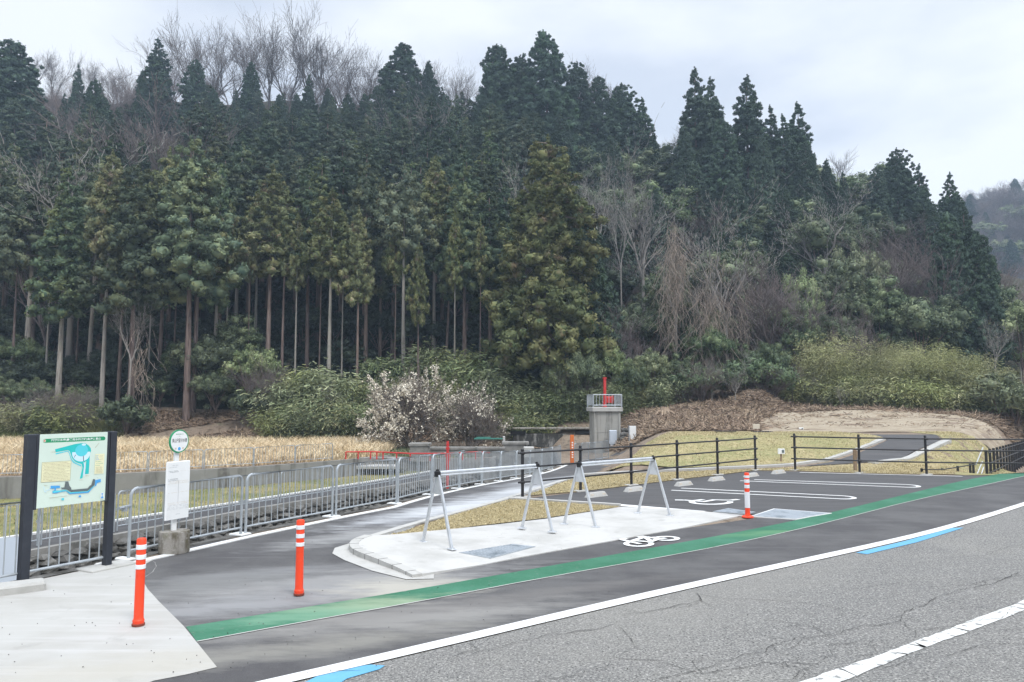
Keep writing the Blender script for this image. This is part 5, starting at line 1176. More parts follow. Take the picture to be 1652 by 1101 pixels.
front = [(a, b_, c, {0: 6, 2: 8, 5: 7}.get(k, k) if i_ % 2 else k, w * (.88, 1.06, .96)[i_ % 3]) for i_, (a, b_, c, k, w) in enumerate(front)]; front.sort()
for i, (px, yt, Y_, k, w) in enumerate(front):
    place_top(CP[k], 'cedar_tree', px, yt, Y_, w, label='bare-trunked cedar, %s from the left along the foot of the wood' % ORD[i], cat='cedar tree', group='cedars at the foot of the wooded hill')
plant(CBIG, 'cedar_tree', (PY(884, 400, 51)[0], 51, T(PY(884, 400, 51)[0], 51) - .1), 20.2, 1.0, 1.0, label='largest olive cedar with foliage to the ground, left above the water gate tower', cat='cedar tree')
place_top(CD[3], 'cedar_tree', 945, 330, 54, .85, label='broad dark cedar tucked against the right side of the largest olive cedar', cat='cedar tree')
# cedars massed behind, in rows up the slope
rnd = random.Random(21)
used = 0
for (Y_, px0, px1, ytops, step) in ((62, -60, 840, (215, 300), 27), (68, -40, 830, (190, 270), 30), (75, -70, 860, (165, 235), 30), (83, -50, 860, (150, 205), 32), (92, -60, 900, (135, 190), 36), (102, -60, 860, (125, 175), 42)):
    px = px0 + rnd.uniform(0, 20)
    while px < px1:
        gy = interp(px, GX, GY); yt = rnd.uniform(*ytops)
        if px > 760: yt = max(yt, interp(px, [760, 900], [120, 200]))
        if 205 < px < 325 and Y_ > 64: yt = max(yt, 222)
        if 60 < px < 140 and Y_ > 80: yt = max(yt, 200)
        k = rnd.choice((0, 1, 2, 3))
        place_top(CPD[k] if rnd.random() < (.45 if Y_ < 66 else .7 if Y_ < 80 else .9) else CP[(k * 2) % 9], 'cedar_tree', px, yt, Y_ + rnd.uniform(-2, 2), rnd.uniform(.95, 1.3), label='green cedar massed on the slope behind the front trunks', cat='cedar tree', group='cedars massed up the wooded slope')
        px += step * rnd.uniform(.8, 1.35) * 62 / Y_ * 1.25
# skyline cedars (dark)
sky_c = [(20, 62, 92, 4, 1.2, 'broad dark cedar crown at the far left of the skyline'), (-30, 90, 90, 3, 1.2, 'dark cedar crown cut by the left edge of the photo'), (155, 126, 88, 1, .95, 'dark pointed cedar standing in front of the purple bare trees at left'), (128, 100, 104, 2, .8, 'small ragged conifer among the grey bare trees at upper left'), (103, 148, 100, 2, .8, 'small low conifer left of the ragged one at upper left'), (256, 60, 104, 0, 1.15, 'slim see-through cedar top standing up left of the tall bare trees'), (316, 94, 104, 5, .9, 'rounded dark cedar top just right of the slim see-through one'), (232, 110, 101, 3, .6, 'short dark cedar leaning on the slim see-through one'),
         (405, 98, 104, 1, 1.0, 'dark cedar top in front of the tall bare trees'), (345, 140, 96, 1, 1.0, 'dark cedar between two taller tops under the bare trees'), (500, 118, 100, 2, 1.0, 'narrow dark cedar below the right part of the tall bare trees'), (450, 150, 98, 1, 1.0, 'low dark cedar below the middle of the tall bare trees'), (560, 150, 98, 1, 1.1, 'dark cedar at the right foot of the tall bare trees'), (648, 68, 104, 4, 1.15, 'rounded dark conifer alone on the skyline left of centre'), (692, 96, 106, 1, .9, 'lower dark conifer attached to the lone rounded one'), (720, 150, 96, 3, .8, 'low broad cedar right of the lone rounded conifer'),
         (802, 70, 96, 4, .95, 'left of the three tall dark cedars at the centre skyline'), (838, 88, 97, 5, 1.0, 'cedar shoulder between the left and tallest centre cedars'), (882, 49, 96, 4, .95, 'tallest dark cedar at the centre of the skyline'), (930, 98, 98, 5, .95, 'dark cedar right of the tallest centre one'), (962, 120, 97, 4, .85, 'rounded dark cedar second right of the tallest centre one'), (1003, 132, 96, 5, 1.1, 'see-through dark cedar at the right end of the centre group'), (1036, 155, 95, 2, 1.1, 'thin dark cedar closing the centre group above the skyline gap'), (1052, 205, 92, 2, 1.0, 'low narrow cedar just left of the skyline gap'), (780, 150, 90, 3, .8, 'broad cedar below the left of the centre group'), (985, 215, 84, 3, .9, 'dark green cedar mass under the right of the centre group'), (905, 180, 86, 3, .9, 'dark green cedar under the tallest centre one'), (850, 180, 84, 3, .8, 'dark cedar behind the top of the largest olive cedar'),
         (1121, 108, 84, 0, 1.0, 'first of the pair of spires right of the skyline gap'), (1146, 122, 85, 0, 1.05, 'second of the pair of spires right of the skyline gap'), (1203, 118, 85, 0, 1.05, 'lone pointed spire in the middle of the right cedar group'), (1108, 210, 80, 1, .75, 'dark cedar skirt below the pair of spires'), (1168, 190, 80, 5, .9, 'dark cedar between the pair of spires and the lone one'), (1242, 168, 84, 2, 1.0, 'short thin spire right of the lone pointed one'), (1262, 182, 82, 2, 1.05, 'thin spire left of the open-crowned cedar'), (1283, 162, 84, 0, 1.0, 'open-crowned cedar at the right of the right-hand group'), (1225, 215, 78, 3, .7, 'broad dark cedar below the lone spire'), (1300, 225, 80, 1, .9, 'dark cedar below the open-crowned one'), (1333, 255, 82, 1, .8, 'small dark cedar where the right group drops to the gap'), (1362, 275, 80, 2, .9, 'last ragged small cedar before the right-hand gap'),
         (1414, 268, 84, 5, .9, 'left dark conifer of the far right group'), (1446, 237, 84, 5, .95, 'taller ragged tree with open crown in the far right group'), (1482, 262, 82, 2, 1.1, 'dark cedar right of the ragged open-crowned tree'), (1531, 276, 80, 0, .9, 'layered open cedar standing highest at the far right'), (1500, 320, 74, 3, .8, 'broad dark cedar in the middle of the far right group'), (1556, 350, 70, 1, 1.0, 'dark cedar sloping down at the far right'), (1534, 390, 64, 3, .8, 'lowest dark cedar hanging over the bamboo at the far right'), (1470, 340, 76, 3, .7, 'dark cedar beneath the ragged open-crowned tree'), (1430, 330, 80, 1, .9, 'dark conifer skirt at the left of the far right group')]
sky_c += [(1552, 318, 60, 0, .9, 'tall dark cedar reaching down the slope at the far right edge of the wood'), (1576, 372, 57, 4, .75, 'rightmost dark cedar of the near wood, full to the ground'), (1530, 340, 58, 4, .7, 'dark cedar behind the right end of the mauve bare tree'), (1395, 345, 70, 0, .9, 'dark cedar behind the pale glossy broadleaf crown'), (1300, 330, 70, 0, .9, 'dark pointed cedar left of the pale glossy broadleaf crown'), (1245, 400, 60, 0, .8, 'dark cedar between the grey twiggy tree and the broadleaf trees'), (1350, 370, 66, 0, .8, 'dark pointed cedar directly behind the pale glossy broadleaf crown'), (1120, 260, 76, 4, .9, 'broad dark cedar beneath the pair of spires'), (1185, 285, 73, 4, .8, 'broad dark cedar beneath the lone spire'), (1060, 300, 72, 3, .8, 'dark cedar behind the pale spreading bare tree'), (1000, 320, 70, 4, .8, 'dark cedar right of the largest olive cedar, behind the forked bare tree'), (1262, 300, 72, 5, .9, 'dark cedar behind the grey twiggy tree'), (1325, 320, 70, 4, .8, 'dark rounded cedar in the middle of the right slope'), (1150, 360, 66, 3, .7, 'dark cedar behind the vine curtains'), (1085, 380, 64, 3, .7, 'dark cedar behind the bare trunks right of centre'), (1225, 370, 68, 3, .7, 'dark cedar at the right of the vine curtains'), (480, 150, 104, 4, .8, 'dark cedar closing the gap under the tall bare trees'), (530, 140, 106, 3, .8, 'dark cedar on the crest under the tall bare trees'), (590, 150, 104, 4, .8, 'broad dark cedar just left of the lone rounded conifer')]
for px, yt, Y_, k, w, lb in sky_c: place_top(CD[k], 'cedar_tree', px, yt, Y_, w, label=lb, cat='cedar tree')
# bare trees on the crest
bt = [(90, 70, 118, 0), (130, 85, 120, 1), (60, 66, 122, 1), (185, 98, 120, 0), (215, 105, 118, 2), (160, 92, 124, 2), (290, 40, 114, 2), (345, 12, 112, 0), (375, 22, 112, 2), (318, 30, 116, 1), (410, 30, 113, 1), (437, 22, 112, 0), (470, 20, 112, 2), (505, 10, 111, 0), (530, 40, 113, 1), (560, 45, 112, 2), (590, 62, 112, 0), (610, 100, 114, 1), (625, 110, 118, 0), (700, 85, 116, 2), (735, 95, 114, 0), (755, 110, 116, 2), (675, 90, 120, 1), (1000, 105, 112, 1), (1070, 210, 104, 1), (1085, 195, 104, 1), (945, 92, 116, 0), (1380, 280, 98, 2), (1345, 240, 100, 1)]
for i, (px, yt, Y_, k) in enumerate(sorted(bt)):
    place_top(BZ[k], 'bare_tree', px, yt, Y_, rnd.uniform(.85, 1.1), label='leafless grey tree on the hill crest, %s from the left against the sky' % ORD[i], cat='bare tree', group='leafless trees on the hill crest')
for i in range(16):
    px = 45 + i * 12.5 + rnd.uniform(-4, 4); Y_ = 98 + (i * 7) % 17; q = PY(px, 300, Y_); plant(BM[i % 2] if i % 3 else BZ[i % 3], 'bare_tree', (q[0], Y_, T(q[0], Y_) - .3), rnd.uniform(7, 10), rnd.uniform(.9, 1.2), label='mauve-grey bare tree in the gap of cedars at upper left', cat='bare tree', group='bare trees in the upper left gap')
for i in range(44):
    px = -20 + i * 20 + rnd.uniform(-8, 8); Y_ = rnd.uniform(106, 122); q = PY(px, 300, Y_); plant((BM[0], BM[1], BZ[1])[i % 3], 'bare_tree', (q[0], Y_, T(q[0], Y_) - .5), rnd.uniform(4.5, 7.5), rnd.uniform(.9, 1.3), label='low leafless tree filling in the hill crest behind the cedar tops', cat='bare tree', group='low bare trees along the hill crest')
# mauve and pale bare trees lower down
for px, yt, Y_, w, p, lb in [(262, 138, 74, 1.15, BM[0], 'mauve fan-shaped bare treetop among the cedars at upper left'), (105, 190, 82, 1.2, BM[1], 'mauve-grey bare tree beside the far left cedar crowns'), (85, 260, 60, .8, BM[0], 'bare brown twiggy tree over the cedars at the left edge'), (675, 125, 84, 1.5, BP_[2], 'pale bare tree spreading below the lone rounded conifer'), (835, 240, 62, .9, BP_[0], 'pale dead branches left of the largest olive cedar'),
                      (965, 225, 66, .75, BP_[0], 'pale forked bare tree right of the largest olive cedar'), (1035, 205, 62, .9, BP_[2], 'tall pale spreading bare tree with bright bark right of centre'), (1000, 270, 60, .5, BP_[1], 'thin pale leaning bare tree between two larger ones'), (1085, 330, 56, 1.0, BP_[0], 'bare tree wrapped in dry vines above the concrete pier'), (1165, 285, 56, 1.2, BP_[2], 'wide bare tree hung with curtains of dry vines'), (129, 170, 58, 1.2, BP_[2], 'grey twiggy tree right of the vine curtains'), (1130, 420, 54, 1.0, BP_[1], 'short bare tree in front of the vine curtains'), (1320, 270, 66, 1.4, BP_[2], 'bare tree with white branches below the open-crowned cedar'), (1250, 400, 56, 1.2, BM[1], 'brown bare thicket tree left of the broadleaf trees'), (1455, 335, 64, 1.1, BM[0], 'mauve bare tree against the dark far right cedars'), (1490, 385, 59, 1.0, BM[1], 'lower mauve bare tree spreading to the right over the bamboo'), (1420, 370, 62, 1.3, BM[0], 'mauve bare tree over the pale green broadleaf crown'), (1620, 400, 70, 1.5, BM[1], 'brownish bare tree at the right edge below the far hill'), (1600, 500, 52, 1.0, BP_[0], 'bare grey tree at the right edge above the bamboo'), (1640, 470, 56, 1.2, BP_[2], 'pale twiggy tree cut by the right edge'), (1280, 420, 55, 1.0, BM[0], 'brown bare tree above the dark bush'), (1365, 480, 53, 1.0, BM[1], 'grey bare shrub-like tree above the bamboo thicket'), (215, 455, 49.5, .8, BP_[1], 'dead forked trunk wrapped in bark strips between the left cedars'), (425, 560, 50, .9, BM[0], 'tangle of bare stems left of the leafy bushes'), (1010, 480, 53, 1.0, BM[1], 'low mauve bare shrub right of the largest olive cedar')]:
    place_top(p, 'bare_tree', px, yt, Y_, w, label=lb, cat='bare tree')
# hanging dry vines: one curtain per tree
def vines(px, y0, y1, Y_, w_px, n, label):
    rg = np.random.default_rng(int(px)); segs = []; o = PY(px, y1, Y_); full = PY(px, y0, Y_)[2] - o[2]
    cols = [(rg.normal() * w_px * .8, rg.uniform(0, .45), rg.uniform(.5, 1.0), rg.uniform(3, 8)) for _ in range(9)]
    for i in range(n):
        cx_, a0, a1, cw = cols[rg.integers(0, 9)]; a = PY(px + cx_ + rg.normal() * cw, lerp(y0, y1, lerp(a0, a1, rg.random() ** 1.3)), Y_ + rg.uniform(-1.2, .8)); L = full * rg.uniform(.08, .38); p = np.array(a) - np.array(o); k = 7; d = np.array([rg.normal() * .35, rg.normal() * .2, -1.0])
        for j in range(k): d = d + rg.normal(size=3) * np.array([.30, .2, .10]) - np.array([0, 0, .12]); d = unit(d); q = p + d * L / k; segs.append((p, q, .014, .012)); p = q
    V, Q = tubes_np(segs, 3); me = quick_mesh('vine_curtain', V, Q, None, ('vine',)); ob = link('vine_curtain', me); ob.location = o; tag(ob, label, 'vines', kind='stuff'); return ob
vines(1150, 385, 650, 53.5, 14, 330, 'thick curtain of dry pale vines hanging from the wide bare tree'); vines(1085, 340, 560, 54, 15, 330, 'tangle of dry pinkish vines round the bare tree above the pier'); vines(1200, 430, 640, 54.5, 9, 80, 'thin strands of dry vine right of the thick curtain'); vines(222, 520, 680, 49, 8, 70, 'dry vines twisted round the cedar trunks at left')
# broadleaf trees of the right slope
for px, yt, Y_, w, k, lb in [(1320, 340, 68, 1.3, 0, 'dark broadleaf tree in the middle of the right slope'), (1376, 400, 60, 1.0, 2, 'pale glossy broadleaf crown on the right slope'), (1300, 440, 58, 1.0, 2, 'smaller pale glossy broadleaf tree left of the larger pale one'), (1345, 430, 58, 1.2, 1, 'dark green bushy tree between the two pale glossy ones'), (1400, 400, 66, 1.3, 0, 'dark broadleaf tree behind the pale glossy crown'), (1290, 500, 54, 1.0, 1, 'green bushy tree at the foot of the right slope'), (1340, 500, 55, 1.0, 0, 'green tree below the two pale glossy ones'), (1420, 460, 57, 1.2, 1, 'dark evergreen under the mauve bare trees'), (1480, 470, 56, 1.2, 0, 'dark evergreen behind the yellow-green bamboo'), (1530, 470, 58, 1.2, 1, 'dark evergreen below the far right cedars'), (1600, 470, 60, 1.2, 0, 'rounded evergreen at the right edge'), (1645, 490, 56, 1.2, 2, 'dull green tree cut by the right edge'), (1235, 480, 58, 1.2, 0, 'dark tree behind the brown bare thicket'), (1150, 400, 62, 1.4, 0, 'dark green tree behind the vine curtains'), (1080, 440, 60, 1.3, 1, 'dark green tree behind the bare trunks right of centre'), (1030, 480, 57, 1.1, 0, 'dark green tree above the low mauve shrub'), (1200, 400, 64, 1.3, 1, 'dark evergreen behind the grey twiggy tree'), (1560, 430, 64, 1.2, 0, 'dark tree at the foot of the far right cedar slope'),
                         (1140, 520, 54, 1.1, 3, 'drooping-leaved tree below the vine curtains'), (1240, 545, 51, .9, 0, 'dark rounded bush left of the bamboo thicket'), (1200, 560, 53, 1.1, 1, 'brownish green bush at the foot of the vine curtains'), (1050, 565, 49, 1.0, 2, 'light green leafy tree right of the tower platform'), (1020, 585, 48, 1.0, 3, 'leafy bush directly right of the tower railing'), (1095, 575, 49.5, 1.1, 1, 'green bush between the tower and the brown slope'), (1125, 590, 49.5, 1.0, 2, 'low green tree above the brown slope'), (1165, 600, 50, 1.0, 0, 'dark green bush above the bare slope'), (940, 560, 48.5, .9, 3, 'drooping green bush directly behind the tower platform'), (900, 580, 48.5, .9, 2, 'light green bush below the largest olive cedar'), (985, 560, 50, 1.0, 2, 'light green bush behind the red spindle')]:
    place_top(BL[k], 'broadleaf_tree', px, yt, Y_, w * (.52 if k == 2 and yt < 460 else .78), label=lb, cat='tree')
# understory inside the wood, its shade put into the leaf colour
k_ = 0
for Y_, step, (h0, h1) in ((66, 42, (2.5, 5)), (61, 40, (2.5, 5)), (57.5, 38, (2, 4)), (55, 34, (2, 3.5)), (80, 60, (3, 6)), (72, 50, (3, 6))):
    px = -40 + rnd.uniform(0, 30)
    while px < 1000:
        q = PY(px, 600, Y_); g = T(q[0], Y_); plant(BLD[rnd.choice((0, 1))], 'understory_tree', (q[0], Y_ + rnd.uniform(-1, 1), g - .4), rnd.uniform(h0, h1), rnd.uniform(.9, 1.3), label='evergreen undergrowth tree with shade in its leaf colour, behind the cedar trunks', cat='tree', group='shaded undergrowth trees behind the cedar trunks'); px += step * rnd.uniform(.7, 1.3)
# bushes and bamboo along the front edge, left half
bl = [(20, 630, 52, 1, 'pale leafy bush'), (60, 615, 52.5, 0, 'dark leafy bush'), (95, 640, 51, 3, 'olive bamboo grass clump'), (135, 625, 52, 1, 'green bamboo grass clump'), (40, 660, 49.5, 3, 'straw-green bamboo grass clump'), (5, 600, 54, 0, 'tall shrub'), (75, 665, 49, 1, 'low green bamboo grass clump'), (115, 670, 49, 3, 'low straw-coloured bamboo grass clump'), (30, 540, 57, 0, 'tall dark shrub'), (150, 590, 55, 1, 'shaded shrub')]
AN = [('at the far left', 0)]
def near(px):
    for a, n in ((60, 'behind the map board'), (150, 'right of the map board'), (240, 'behind the twisted vines'), (300, 'above the bus stop disc'), (380, 'right of the bus stop sign'), (470, 'in the thicket'), (590, 'left of the blossoming tree'), (700, 'behind the blossoming tree'), (820, 'right of the blossoming tree'), (950, 'left of the water gate tower'), (1100, 'right of the water gate tower'), (1260, 'above the bare brown slope'), (1400, 'left over the earth bank'), (1540, 'right over the earth bank'), (2000, 'at the right edge')):
        if px < a: return n
seen = {}
def bush(px, ytop, Y_, p, desc, name='bush', w=1.0):
    lb = desc + ' ' + near(px); c = seen.get(lb, 0); seen[lb] = c + 1
    if c: lb = lb + ', ' + ('second from the left' if c == 1 else '%s from the left' % ORD[c])
    return place_top(p, name, px, ytop, Y_, w, label=lb, cat='bush' if name == 'bush' else 'bamboo')
for px, yt, Y_, k, d in bl: bush(px, yt, Y_, BB[k] if 'bamboo' in d else BL[3], d, 'bamboo_clump' if 'bamboo' in d else 'bush')
bush(205, 655, 48.5, BU[0], 'small dark rounded bush'); bush(345, 530, 53, BL[0], 'tall glossy evergreen shrub'); bush(385, 520, 54, BL[1], 'broad dark evergreen shrub'); bush(405, 560, 52, BL[2], 'mottled evergreen shrub'); bush(350, 590, 51.5, BL[0], 'spreading evergreen shrub'); bush(285, 560, 54, BL[1], 'shaded evergreen shrub'); bush(260, 600, 53, BL[0], 'dark evergreen shrub'); bush(415, 630, 50, BU[0], 'scrubby dark bush')
for px, yt, Y_, k in ((455, 600, 50, 1), (480, 580, 50.5, 0), (510, 575, 51, 1), (545, 590, 50, 1), (570, 600, 50.5, 0), (600, 600, 51, 1), (470, 640, 48.5, 1), (500, 625, 48.5, 1), (535, 630, 48.5, 3), (565, 635, 48.5, 1), (590, 650, 48.8, 1), (450, 660, 48, 3), (487, 668, 47.8, 1), (520, 665, 47.8, 1), (553, 668, 48, 1), (625, 560, 54, 1), (700, 540, 54, 1), (735, 545, 53.5, 0), (765, 560, 52, 1), (790, 575, 51, 1), (730, 590, 50.5, 0), (775, 610, 49.5, 1), (810, 600, 50, 1), (835, 620, 49, 0), (860, 610, 49.5, 1), (885, 625, 48.8, 1), (910, 620, 49.2, 0), (935, 630, 48.8, 1), (850, 655, 48.2, 1), (875, 660, 48, 3), (905, 658, 48, 1), (935, 660, 48, 1), (820, 650, 48.5, 0), (1000, 630, 48.5, 1), (1025, 640, 48.5, 0), (1005, 660, 48, 1), (1060, 640, 48.5, 1), (955, 600, 50, 1), (640, 600, 52, 0), (1090, 630, 49, 1)):
    bush(px, yt, Y_, BB[k], 'green dwarf bamboo clump' if k == 1 else 'pale dwarf bamboo clump', 'bamboo_clump')
for px, yt, Y_, k in ((1300, 565, 51.5, 2), (1330, 545, 51, 2), (1360, 580, 51, 0), (1390, 590, 50.5, 0), (1420, 545, 50, 2), (1450, 538, 50.5, 2), (1480, 555, 49.5, 2), (1510, 570, 49, 2), (1540, 560, 49.5, 2), (1570, 580, 48.5, 2), (1600, 600, 48, 2), (1460, 600, 50, 0), (1500, 615, 49.5, 0), (1535, 620, 49, 0), (1570, 630, 48.5, 0), (1600, 645, 48, 0), (1430, 610, 49.8, 0), (1400, 620, 49.8, 0), (1370, 615, 50, 0), (1340, 610, 50.3, 3), (1310, 605, 50.5, 0), (1440, 640, 48.6, 3), (1475, 645, 48.2, 3), (1515, 650, 47.8, 3), (1550, 655, 47.6, 3), (1625, 640, 48.5, 3), (1650, 650, 48, 0), (1280, 590, 51, 3), (1350, 640, 49.6, 3), (1395, 645, 49.2, 3)):
    if k == 2: yt += rnd.uniform(-28, 18)
    bush(px, yt, Y_, BB[k], 'arching yellow-green bamboo clump' if k == 2 else ('low yellow-green bamboo clump' if k == 0 else 'low bent bamboo clump'), 'bamboo_clump')
for px, yt, Y_ in ((1318, 540, 51.2), (1352, 560, 50.6), (1408, 528, 50.2), (1436, 548, 49.6), (1468, 532, 50), (1522, 548, 49.4), (1556, 562, 48.8), (1590, 585, 48.2)): place_top(BB[2], 'bamboo_clump', px, yt, Y_, .55, label='slender feathery bamboo plume rising above the bamboo thicket', cat='bamboo', group='feathery bamboo plumes above the thicket')
for px, yt, Y_, k in ((1215, 640, 50, 0), (1185, 635, 50, 0), (1250, 630, 50, 0), (1640, 665, 46.5, 1), (1610, 672, 46.5, 1), (1140, 640, 49.5, 0), (1100, 650, 49, 0)): bush(px, yt, Y_, BU[k], 'low scrubby bush')
for i in range(34):
    px = rnd.choice((rnd.uniform(10, 160), rnd.uniform(430, 620), rnd.uniform(800, 1640), rnd.uniform(1000, 1640))); Y_ = rnd.uniform(48.2, 51); q = PY(px, 650, Y_); plant(BP_[i % 3] if i % 2 else BM[i % 2], 'bare_shrub', (q[0], Y_, T(q[0], Y_) - .5), rnd.uniform(2.0, 4.2), rnd.uniform(.9, 1.5), label='leafless grey-brown shrub poking out of the thicket at the foot of the wood', cat='shrub', group='leafless shrubs along the foot of the wood')
# blossoming plum, two domes
def plum(px, Y_, Ht, rad, seed, label, n=12000):
    rg = np.random.default_rng(seed); segs = []; tips = []; q = PY(px, 720, Y_)
    for i in range(6):
        a = 6.283 * i / 6 + rg.uniform(-.3, .3); grow(rg, (rg.normal() * .15, rg.normal() * .15, .0), (math.cos(a) * .75, math.sin(a) * .5, 1.0), Ht * .62, .085, 0, 3, segs, .6, .05, (2, 4), 5, .008, .2, .78, tips)
    P = np.array([s[1] for s in segs]); k = np.array([rad / np.percentile(np.abs(P[:, 0]), 98), rad * .8 / np.percentile(np.abs(P[:, 1]), 98), Ht / np.percentile(P[:, 2], 99.5)])
    segs = [(a * k, b * k, c, d) for a, b, c, d in segs]; fine = np.array([[s[0], s[1]] for s in segs if s[2] < .02]); rad_ = np.linalg.norm(fine[:, 1] / np.array([rad, rad, Ht]), axis=1)
    root = empty('plum_tree', (q[0], Y_, T(q[0], Y_) - .1), 0, label, 'blossom tree')
    b1 = [s for s in segs if s[2] > .03]; b2 = [s for s in segs if s[2] <= .03]
    V, Q = tubes_np(b1, 6); link('trunk', quick_mesh('plum_trunk', V, Q, None, ('plum_bark',)), root); V, Q = tubes_np(b2, 3); link('twigs', quick_mesh('plum_twigs', V, Q, None, ('plum_bark',)), root)
    wgt = rad_ ** 1.2 * (np.sin(fine[:, 1, 0] * 2.3 + seed) * np.sin(fine[:, 1, 2] * 2.9) + np.sin(fine[:, 1, 1] * 2.1) > -.15) * (rg.random(len(fine)) < .5); i = rg.choice(len(fine), n, p=wgt / wgt.sum()); t = rg.random((n, 1)); P = fine[i, 0] * (1 - t) + fine[i, 1] * t + rg.normal(size=(n, 3)) * .05
    D = unit(rg.normal(size=(n, 3))); S_ = unit(np.cross(D, rg.normal(size=(n, 3)))); s = rg.uniform(.04, .10, n); V, Q = leaf_quads(P, D, S_, s, s); link('blossom', quick_mesh('plum_blossom', V, Q, None, ('blossom',)), root)
plum(664, 44.5, 4.9, 2.6, 5, 'round white-blossoming plum tree, the brighter left dome above the red railing')
plum(760, 45.2, 3.9, 1.9, 6, 'duller grey-pink plum tree joined to the right of the white-blossoming one', 4500)
# far hillside wood: individual crowns on the far ridge
for i, px in enumerate(range(1566, 1700, 9)):
    yt = interp(px, [1560, 1600, 1652, 1700], [328, 300, 284, 278]) + rnd.uniform(-8, 10); q = PY(px, yt, 235); g = PY(px, interp(px, [1500, 1570, 1652, 1800], [350, 322, 312, 285]), 235)[2]
    plant(BZ[i % 3], 'bare_tree', (q[0], 235, g - 2), q[2] - g + 2, 1.0, label='bare tree on the distant ridge at the right edge, %s from the left there' % ORD[i], cat='bare tree', group='bare trees on the distant ridge')
for i in range(110):
    px = 1545 + rnd.random() * 200; Yr = 165 + rnd.random() * 75; t = (Yr - 150) / 156; x = (px - W / 2) / F * Yr; top = interp(px, [1350, 1500, 1570, 1652, 1800, 2400], [405, 350, 322, 312, 285, 320]); zt_ = PY(px, top, 250)[2]; z = -2 + (zt_ + 2) * min(1, (t / .62)) ** .9
    if i % 6 == 0: plant(CD[rnd.choice((1, 3))], 'cedar_tree', (x, Yr, z - 1), rnd.uniform(6, 11), rnd.uniform(1, 1.5), label='small dark conifer scattered on the distant ridge at the right', cat='cedar tree', group='conifers on the distant ridge')
    elif i % 6 < 5: plant(BM[i % 2], 'bare_tree', (x, Yr, z - 1), rnd.uniform(6, 10), rnd.uniform(1.2, 1.8), label='mauve bare tree covering the distant ridge slope at the right', cat='bare tree', group='mauve bare trees on the distant ridge slope')
    else: plant(BL[i % 3], 'broadleaf_tree', (x, Yr, z - 1), rnd.uniform(5, 8), rnd.uniform(1, 1.5), label='grey-green broadleaf tree on the distant ridge slope at the right', cat='tree', group='broadleaf trees on the distant ridge slope')
# fill of the upper slope on the right so that no bare ground shows
for (Y_, x0, x1, n, h0, h1) in ((76, 930, 1560, 13, 6, 9), (88, 930, 1500, 11, 6, 9), (98, 900, 1450, 9, 5, 8), (66, 940, 1600, 13, 4, 7), (60, 980, 1640, 13, 3, 5)):
    for i in range(n):
        px = lerp(x0, x1, (i + rnd.random()) / n); q = PY(px, 400, Y_); p, nm, lb, c = rnd.choice(((CD[4], 'cedar_tree', 'dark cedar filling the right slope between the bare trees', 'cedar tree'), (BL[0], 'broadleaf_tree', 'dark evergreen tree filling the right slope between the bare trees', 'tree'), (BL[1], 'broadleaf_tree', 'dark evergreen tree filling the right slope between the bare trees', 'tree'), (BM[0], 'bare_tree', 'mauve-brown bare tree filling the right slope', 'bare tree')))
        plant(p, nm, (q[0], Y_ + rnd.uniform(-2, 2), T(q[0], Y_) - .3), rnd.uniform(h0, h1), rnd.uniform(1.1, 1.5), label=lb, cat=c, group={'broadleaf_tree': 'evergreens filling the right slope', 'cedar_tree': 'cedars filling the right slope'}.get(nm, 'bare trees filling the right slope'))
# --- dry reeds, debris, grass: uncountable
def blades(name, P, Hh, wd, lean, m, rg, kind='stuff', label=None, cat=None):
    n = len(P); D = unit(np.stack([rg.normal(size=n) * lean, rg.normal(size=n) * lean, np.ones(n)], 1)); a = rg.uniform(0, 6.28, n); S_ = np.stack([np.cos(a), np.sin(a), np.zeros(n)], 1) * wd[:, None] / 2
    bendv = np.stack([rg.normal(size=n) * lean, rg.normal(size=n) * lean, -np.ones(n) * .1], 1) * Hh[:, None]; mid = P + D * Hh[:, None] * .6; top = P + D * Hh[:, None] + bendv
    V = np.stack([P - S_, P + S_, mid + S_ * .8, mid - S_ * .8, top], 1).reshape(-1, 3); b_ = np.arange(n)[:, None] * 5; Q = b_ + np.array([[0, 1, 2, 3]]); Tt = b_ + np.array([[3, 2, 4]])
    ob = link(name, quick_mesh(name, V, Q, Tt, (m,))); tag(ob, label, cat, kind=kind); return ob
def scatter(n, x0, x1, y0, y1, test, rg, zoff=0.0):
    o = []
    while len(o) < n:
        x = rg.uniform(x0, x1); y = rg.uniform(y0, y1)
        if test(x, y): o.append((x, y, T(x, y) + zoff))
    return np.array(o)
def above_wall(x, y):
    for i in range(len(LD) - 1):
        if LD[i][0] <= x <= LD[i + 1][0]: return y > lerp(LD[i][1], LD[i + 1][1], (x - LD[i][0]) / (LD[i + 1][0] - LD[i][0])) + .9
    return x > LD[-1][0] and y > 39
rg = np.random.default_rng(77)
P = scatter(85000, -36, -6.8, 26.5, 46.5, lambda x, y: above_wall(x, y) and (hn(x * 3, y * 3) > -.75) and x < -6.9 - (y - 44) * .3, rg); hh = rg.uniform(.35, .85, len(P)) * np.clip((P[:, 1] - 27) / 10, .45, 1.0)
blades('dry_reeds', P, hh, rg.uniform(.02, .05, len(P)), .38, 'reed', rg, label='field of dry straw-coloured reeds behind the grey retaining wall', cat='reeds')
P = scatter(9000, -9, -2.0, 39, 46.5, lambda x, y: above_wall(x, y), rg); blades('rough_grass', P, rg.uniform(.1, .3, len(P)), rg.uniform(.02, .04, len(P)), .4, 'broadleaf_light', rg, label='rough green grass beside the blossoming tree', cat='grass')
